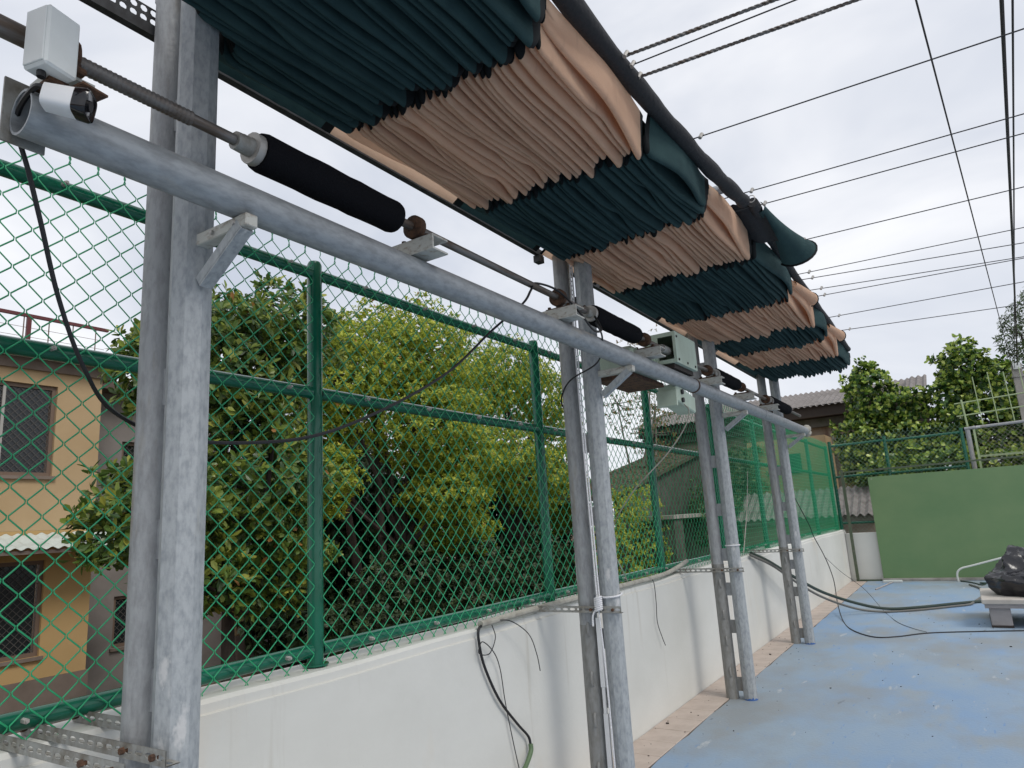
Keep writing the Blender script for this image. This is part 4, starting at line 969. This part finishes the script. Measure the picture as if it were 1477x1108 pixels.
tree('feathery_tree', 'tall feathery grey-green tree behind the concrete utility pole', (2.7, 27.2, -.95),
     [B(2.3, 27, 6.6, .75, .8, .85), B(2.9, 27, 7.3, .8, .8, .8), B(2.2, 27, 5.5, .8, .8, .8), B(3.2, 27, 6.0, 1.2, .9, 1.2), B(2.5, 27, 4.4, 1.0, .8, .9)], 'leaf_grey', 260, 9, .17, .035, 105, r0=.10, drop=.8, tipbias=.35)

# ------------------------------------------------------------------ yellow building
bl = thing('yellow_building', 'two-storey yellow building with brown roof edge and screened windows behind the fence', 'building', (-13.5, 2, -.95))
FXB = -12.0
def wall_with_holes(mb, x, y0, y1, z0, z1, holes, th=.22):
    ys = sorted({y0, y1, *[h[0] for h in holes], *[h[1] for h in holes]}); zs = sorted({z0, z1, *[h[2] for h in holes], *[h[3] for h in holes]})
    for a, b in zip(ys[:-1], ys[1:]):
        for c, d in zip(zs[:-1], zs[1:]):
            if any(h[0] <= a and b <= h[1] and h[2] <= c and d <= h[3] for h in holes): continue
            mb.box((x - th, a, c), (x, b, d))
holes = []
for yc in (4.2, 1.4, -1.4):
    holes += [(yc - 1.05, yc + 1.05, 2.78, 4.22), (yc - 1.05, yc + 1.05, .10, 1.50)]
mb = MB(); wall_with_holes(mb, FXB, -4, 5.93, 1.95, 4.62, [h for h in holes if h[2] > 2]); mb.build('wall', 'pale_wall', bl, smooth=False)
mb = MB(); wall_with_holes(mb, FXB, -4, 5.93, -.22, 1.948, [h for h in holes if h[2] < 2]); mb.build('wall', 'yellow_wall', bl, smooth=False)
MB().box((FXB - .22, -4, -1.0), (FXB + .03, 5.96, -.222)).build('plinth', 'plinth', bl, smooth=False)
MB().box((FXB - 6, 5.70, -1.0), (FXB - .223, 5.928, 4.62)).build('wall', 'pale_wall', bl, smooth=False)
# recessed grey wing
mb = MB(); wall_with_holes(mb, FXB - 1.3, 5.94, 9.3, -1.0, 4.5, [(7.0, 7.95, -.15, .75), (7.0, 7.95, 2.4, 3.6)]); mb.build('wall', 'grey_wall', bl, smooth=False)
MB().box((FXB - 1.9, 9.302, -.30), (FXB - 1.0, 9.55, .95), bev=.01).build('pier', 'pale_wall', bl, smooth=False)
MB().box((FXB - 1.95, 9.302, -1.0), (FXB - .95, 9.60, -.302)).build('pier_base', 'plinth', bl, smooth=False)
MB().box((FXB - 6, -4.2, 4.622), (FXB + .28, 6.25, 4.80)).build('roof_edge', 'fascia', bl, smooth=False)
MB().box((FXB - 6, -4.1, 4.44), (FXB + .06, 6.1, 4.621)).build('roof_edge', 'plinth', bl, smooth=False)
MB().box((FXB - 6, 6.252, 4.50), (FXB - .9, 9.7, 4.66)).build('roof_edge', 'fascia', bl, smooth=False)
def window(x, y0, y1, z0, z1):
    f = MB(); w_ = .06
    f.box((x - .12, y0 + .002, z0 + .002), (x - .05, y0 + w_, z1 - .002)); f.box((x - .12, y1 - w_, z0 + .002), (x - .05, y1 - .002, z1 - .002)); f.box((x - .12, y0 + w_, z0 + .002), (x - .05, y1 - w_, z0 + w_)); f.box((x - .12, y0 + w_, z1 - w_), (x - .05, y1 - w_, z1 - .002))
    w = f.build('window', 'frame_brown', bl, smooth=False)
    n = 3 if y1 - y0 > 1.5 else 1; st = (y1 - y0 - 2 * w_) / n
    for k in range(n):
        a = y0 + w_ + st * k
        MB().box((x - .10, a + .02, z0 + w_), (x - .09, a + st - .02, z1 - w_)).build('pane', 'glass', w, smooth=False)
        if k: MB().box((x - .085, a - .02, z0 + w_), (x - .055, a + .02, z1 - w_)).build('mullion', 'alu', w, smooth=False)
    # diagonal grille bars
    g_ = MB(); s = .11; H_ = z1 - z0 - 2 * w_; Wd = y1 - y0 - 2 * w_
    k = -H_
    while k < Wd:
        for sg in (0, 1):
            a0 = max(k, 0); b0 = min(k + H_, Wd)
            if b0 - a0 < .03: continue
            za, zb_ = a0 - k, b0 - k
            if sg: za, zb_ = H_ - za, H_ - zb_
            g_.tube([(x - .07, y0 + w_ + a0, z0 + w_ + za), (x - .07, y0 + w_ + b0, z0 + w_ + zb_)], .005, 3, caps=False)
        k += s
    g_.build('grille', 'screen', w, smooth=False)
    MB().box((x - .04, y0 - .04, z0 - .05), (x + .05, y1 + .04, z0 - .001)).build('sill', 'plinth', w, smooth=False)
for h in holes: window(FXB, *h)
window(FXB - 1.3, 7.0, 7.95, -.15, .75); window(FXB - 1.3, 7.0, 7.95, 2.4, 3.6)
# corrugated canopy
def corrugated(x0, x1, y0, y1, z0, z1, axis, pitch, amp, th=.006):
    """sheet between (..z0) and (..z1); corrugation waves along axis ('y' or 'x'), slopes along the other"""
    mb = MB(); V = []
    n = int((y1 - y0 if axis == 'y' else x1 - x0) / pitch * 6); m = 4
    for sgn in (0, -th):
        for i in range(n + 1):
            s = i / n
            for j in range(m + 1):
                q = j / m
                if axis == 'y': y = y0 + (y1 - y0) * s; x = x0 + (x1 - x0) * q; u = y
                else: x = x0 + (x1 - x0) * s; y = y0 + (y1 - y0) * q; u = x
                V.append((x, y, z0 + (z1 - z0) * q + amp * math.sin(2 * math.pi * u / pitch) + sgn))
    F = []; k = (n + 1) * (m + 1)
    for i in range(n):
        for j in range(m):
            a = i * (m + 1) + j
            F.append((a, a + m + 1, a + m + 2, a + 1)); F.append((k + a, k + a + 1, k + a + m + 2, k + a + m + 1))
        F.append((i * (m + 1), k + i * (m + 1), k + (i + 1) * (m + 1), (i + 1) * (m + 1)))
        F.append((i * (m + 1) + m, (i + 1) * (m + 1) + m, k + (i + 1) * (m + 1) + m, k + i * (m + 1) + m))
    return mb.add(V, F)
corrugated(FXB + .01, FXB + .75, -3.5, 6.5, 1.90, 1.68, 'y', .16, .018).build('canopy', 'tin_pale', bl)
MB().box((FXB + .69, -3.5, 1.60), (FXB + .72, 6.45, 1.652)).build('canopy_beam', 'fascia', bl, smooth=False)
# roof railing
rl = MB().box((FXB + .02, -4, 5.27), (FXB + .07, 5.95, 5.32)).build('roof_rail', 'red_rail', bl, smooth=False)
for y in (4.74, 2.9, 1.1, -.8): MB().box((FXB + .02, y - .03, 4.802), (FXB + .07, y + .03, 5.268)).build('rail_post', 'red_rail', bl, smooth=False)
for k in range(26):
    y = 5.75 - k * .36
    if abs(y - 4.74) > .05: MB().tube([(FXB + .045, y, 4.802), (FXB + .045, y, 5.268)], .009, 5).build('baluster', 'frame_brown', bl)
for z in (4.95, 5.1): MB().tube([(FXB + .045, -4, z), (FXB + .045, 5.9, z)], .004, 4).build('rail_wire', 'frame_brown', bl)

# ------------------------------------------------------------------ shed, tank, old houses
t = thing('low_shed', 'low old shed with leaf-strewn sloping roof beyond the fence', 'shed', (-7.2, 18, -.95))
V = []
z_at = lambda y: 2.02 + (y - 14.6) * .205
for (x, dz) in ((-8.6, 0), (-6.7, 0)):
    for y in (14.6, 22.0): V += [(x, y, z_at(y)), (x, y, z_at(y) + .10)]
MB().add(V, [(0, 2, 6, 4), (1, 5, 7, 3), (0, 1, 3, 2), (4, 6, 7, 5), (0, 4, 5, 1), (2, 3, 7, 6)]).build('roof', 'mossy_roof', t, smooth=False)
V = [(-6.85, 15.2, -.95), (-6.85, 21.9, -.95), (-6.85, 21.9, z_at(21.9) - .003), (-6.85, 15.2, z_at(15.2) - .003)]
V += [(-7.0, p[1], p[2]) for p in V]
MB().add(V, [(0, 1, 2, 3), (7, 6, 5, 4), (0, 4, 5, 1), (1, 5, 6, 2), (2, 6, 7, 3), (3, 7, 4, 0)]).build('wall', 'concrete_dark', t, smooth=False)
rg = np.random.default_rng(5); n = 2600
c = np.stack([rg.uniform(-8.5, -6.72, n), rg.uniform(14.7, 21.9, n), np.zeros(n)], 1); c[:, 2] = z_at(c[:, 1]) + .105 + rg.uniform(0, .03, n)
V, F, rr = leaves_mesh(c, np.tile([[0, -.2, 1.]], (n, 1)), 1, .10, .05, 6, rosette=.5)
o = leaf_obj('leaf_litter', V, F, rr, 'litter', t); o['kind'] = 'stuff'
t = thing('concrete_tank', 'grey concrete basin with a flat lid beside the low shed', 'tank', (-6.3, 18, -.95))
MB().box((-6.68, 15.6, 1.50), (-5.7, 19.4, 1.60), bev=.01).build('lid', 'concrete', t, smooth=False)
MB().box((-6.6, 18.6, -.95), (-5.75, 19.3, 1.498)).build('pier', 'concrete', t, smooth=False)
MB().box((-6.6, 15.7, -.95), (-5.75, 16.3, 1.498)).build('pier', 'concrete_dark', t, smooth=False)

oh = thing('old_house', 'old plaster house with a long corrugated roof behind the end fence', 'house', (-5, 24, -.95))
mb = MB()
for q in ((-9.0, -2.75, -.95, 4.05), (-1.95, -.75, -.95, 4.05), (-2.75, -1.95, 3.55, 4.05), (-2.75, -1.95, -.95, 2.2)): mb.box((q[0], 22.6, q[2]), (q[1], 22.8, q[3]))
mb.build('wall', 'old_plaster', oh, smooth=False)
w_ = MB().box((-2.72, 22.64, 2.22), (-1.98, 22.70, 3.52)).build('window', 'glass', oh, smooth=False)
MB().box((-2.749, 22.57, 2.201), (-2.69, 22.63, 3.549)).build('window_frame', 'dark_wood', w_, smooth=False)
MB().box((-2.01, 22.57, 2.201), (-1.951, 22.63, 3.549)).build('window_frame', 'dark_wood', w_, smooth=False)
MB().box((-2.689, 22.57, 3.50), (-2.011, 22.63, 3.549)).build('window_frame', 'dark_wood', w_, smooth=False)
MB().box((-.95, 22.802, -.95), (-.75, 27.5, 4.05)).build('wall', 'old_plaster', oh, smooth=False)
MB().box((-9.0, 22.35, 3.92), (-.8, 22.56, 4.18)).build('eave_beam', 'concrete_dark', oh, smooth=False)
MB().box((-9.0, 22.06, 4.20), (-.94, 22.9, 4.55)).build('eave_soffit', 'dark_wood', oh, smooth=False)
corrugated(-9.2, -.95, 21.95, 25.2, 4.52, 5.42, 'x', .17, .028).build('roof', 'asbestos', oh)
corrugated(-.94, -.42, 21.85, 24.2, 4.62, 5.30, 'x', .17, .032).build('roof', 'asbestos', oh)
MB().box((-.90, 22.1, 3.6), (-.50, 22.5, 4.54)).build('gable_post', 'dark_wood', oh, smooth=False)
t = thing('garden_shed', 'small shed with grey corrugated sheet roof just behind the end fence', 'shed', (-3.2, 19, -.95))
corrugated(-5.0, -1.72, 18.0, 19.3, 1.34, 2.02, 'x', .165, .032).build('roof', 'asbestos', t)
MB().box((-4.9, 18.25, -.95), (-1.85, 18.4, 1.36)).build('wall', 'old_plaster', t, smooth=False)
MB().box((-4.9, 18.15, 1.20), (-1.8, 18.245, 1.33)).build('eave_beam', 'concrete', t, smooth=False)
# side annex seen through the far bays
t = thing('annex_wall', 'weathered concrete annex wall with ledges beyond the far fence bays', 'wall', (-4.6, 20, -.95))
MB().box((-4.9, 19.6, -.95), (-4.6, 27, 1.75)).build('wall_body', 'concrete', t, smooth=False)
MB().box((-5.0, 19.5, 1.752), (-4.35, 27.1, 1.85)).build('ledge', 'concrete', t, smooth=False)
t = thing('green_annex', 'pale plaster annex with a green shutter beyond the corner of the fence', 'house', (-4.2, 21.5, -.95))
MB().box((-5.2, 21.0, -.95), (-3.05, 22.3, 3.55)).build('wall', 'pale_wall', t, smooth=False)
MB().box((-4.2, 20.94, 2.55), (-3.75, 20.998, 3.1)).build('shutter', 'fence_green', t, smooth=False)

# utility pole
t = thing('utility_pole', 'square grey concrete utility pole rising behind the gate', 'pole', (1.45, 19.5, -.95))
V = [(1.45 + sx * w_, 19.5 + sy * w_, z) for z, w_ in ((-.95, .13), (4.52, .095)) for sx, sy in ((-1, -1), (1, -1), (1, 1), (-1, 1))]
MB().add(V, [(3, 2, 1, 0), (4, 5, 6, 7), (0, 1, 5, 4), (1, 2, 6, 5), (2, 3, 7, 6), (3, 0, 4, 7)]).build('shaft', 'concrete', t, smooth=False)
MB().box((1.33, 19.38, 4.22), (1.57, 19.62, 4.27)).build('band', 'steel_dirty', t, smooth=False)
MB().box((1.38, 19.34, 4.40), (1.52, 19.404, 4.54)).build('insulator', 'white_plastic', t, smooth=False)
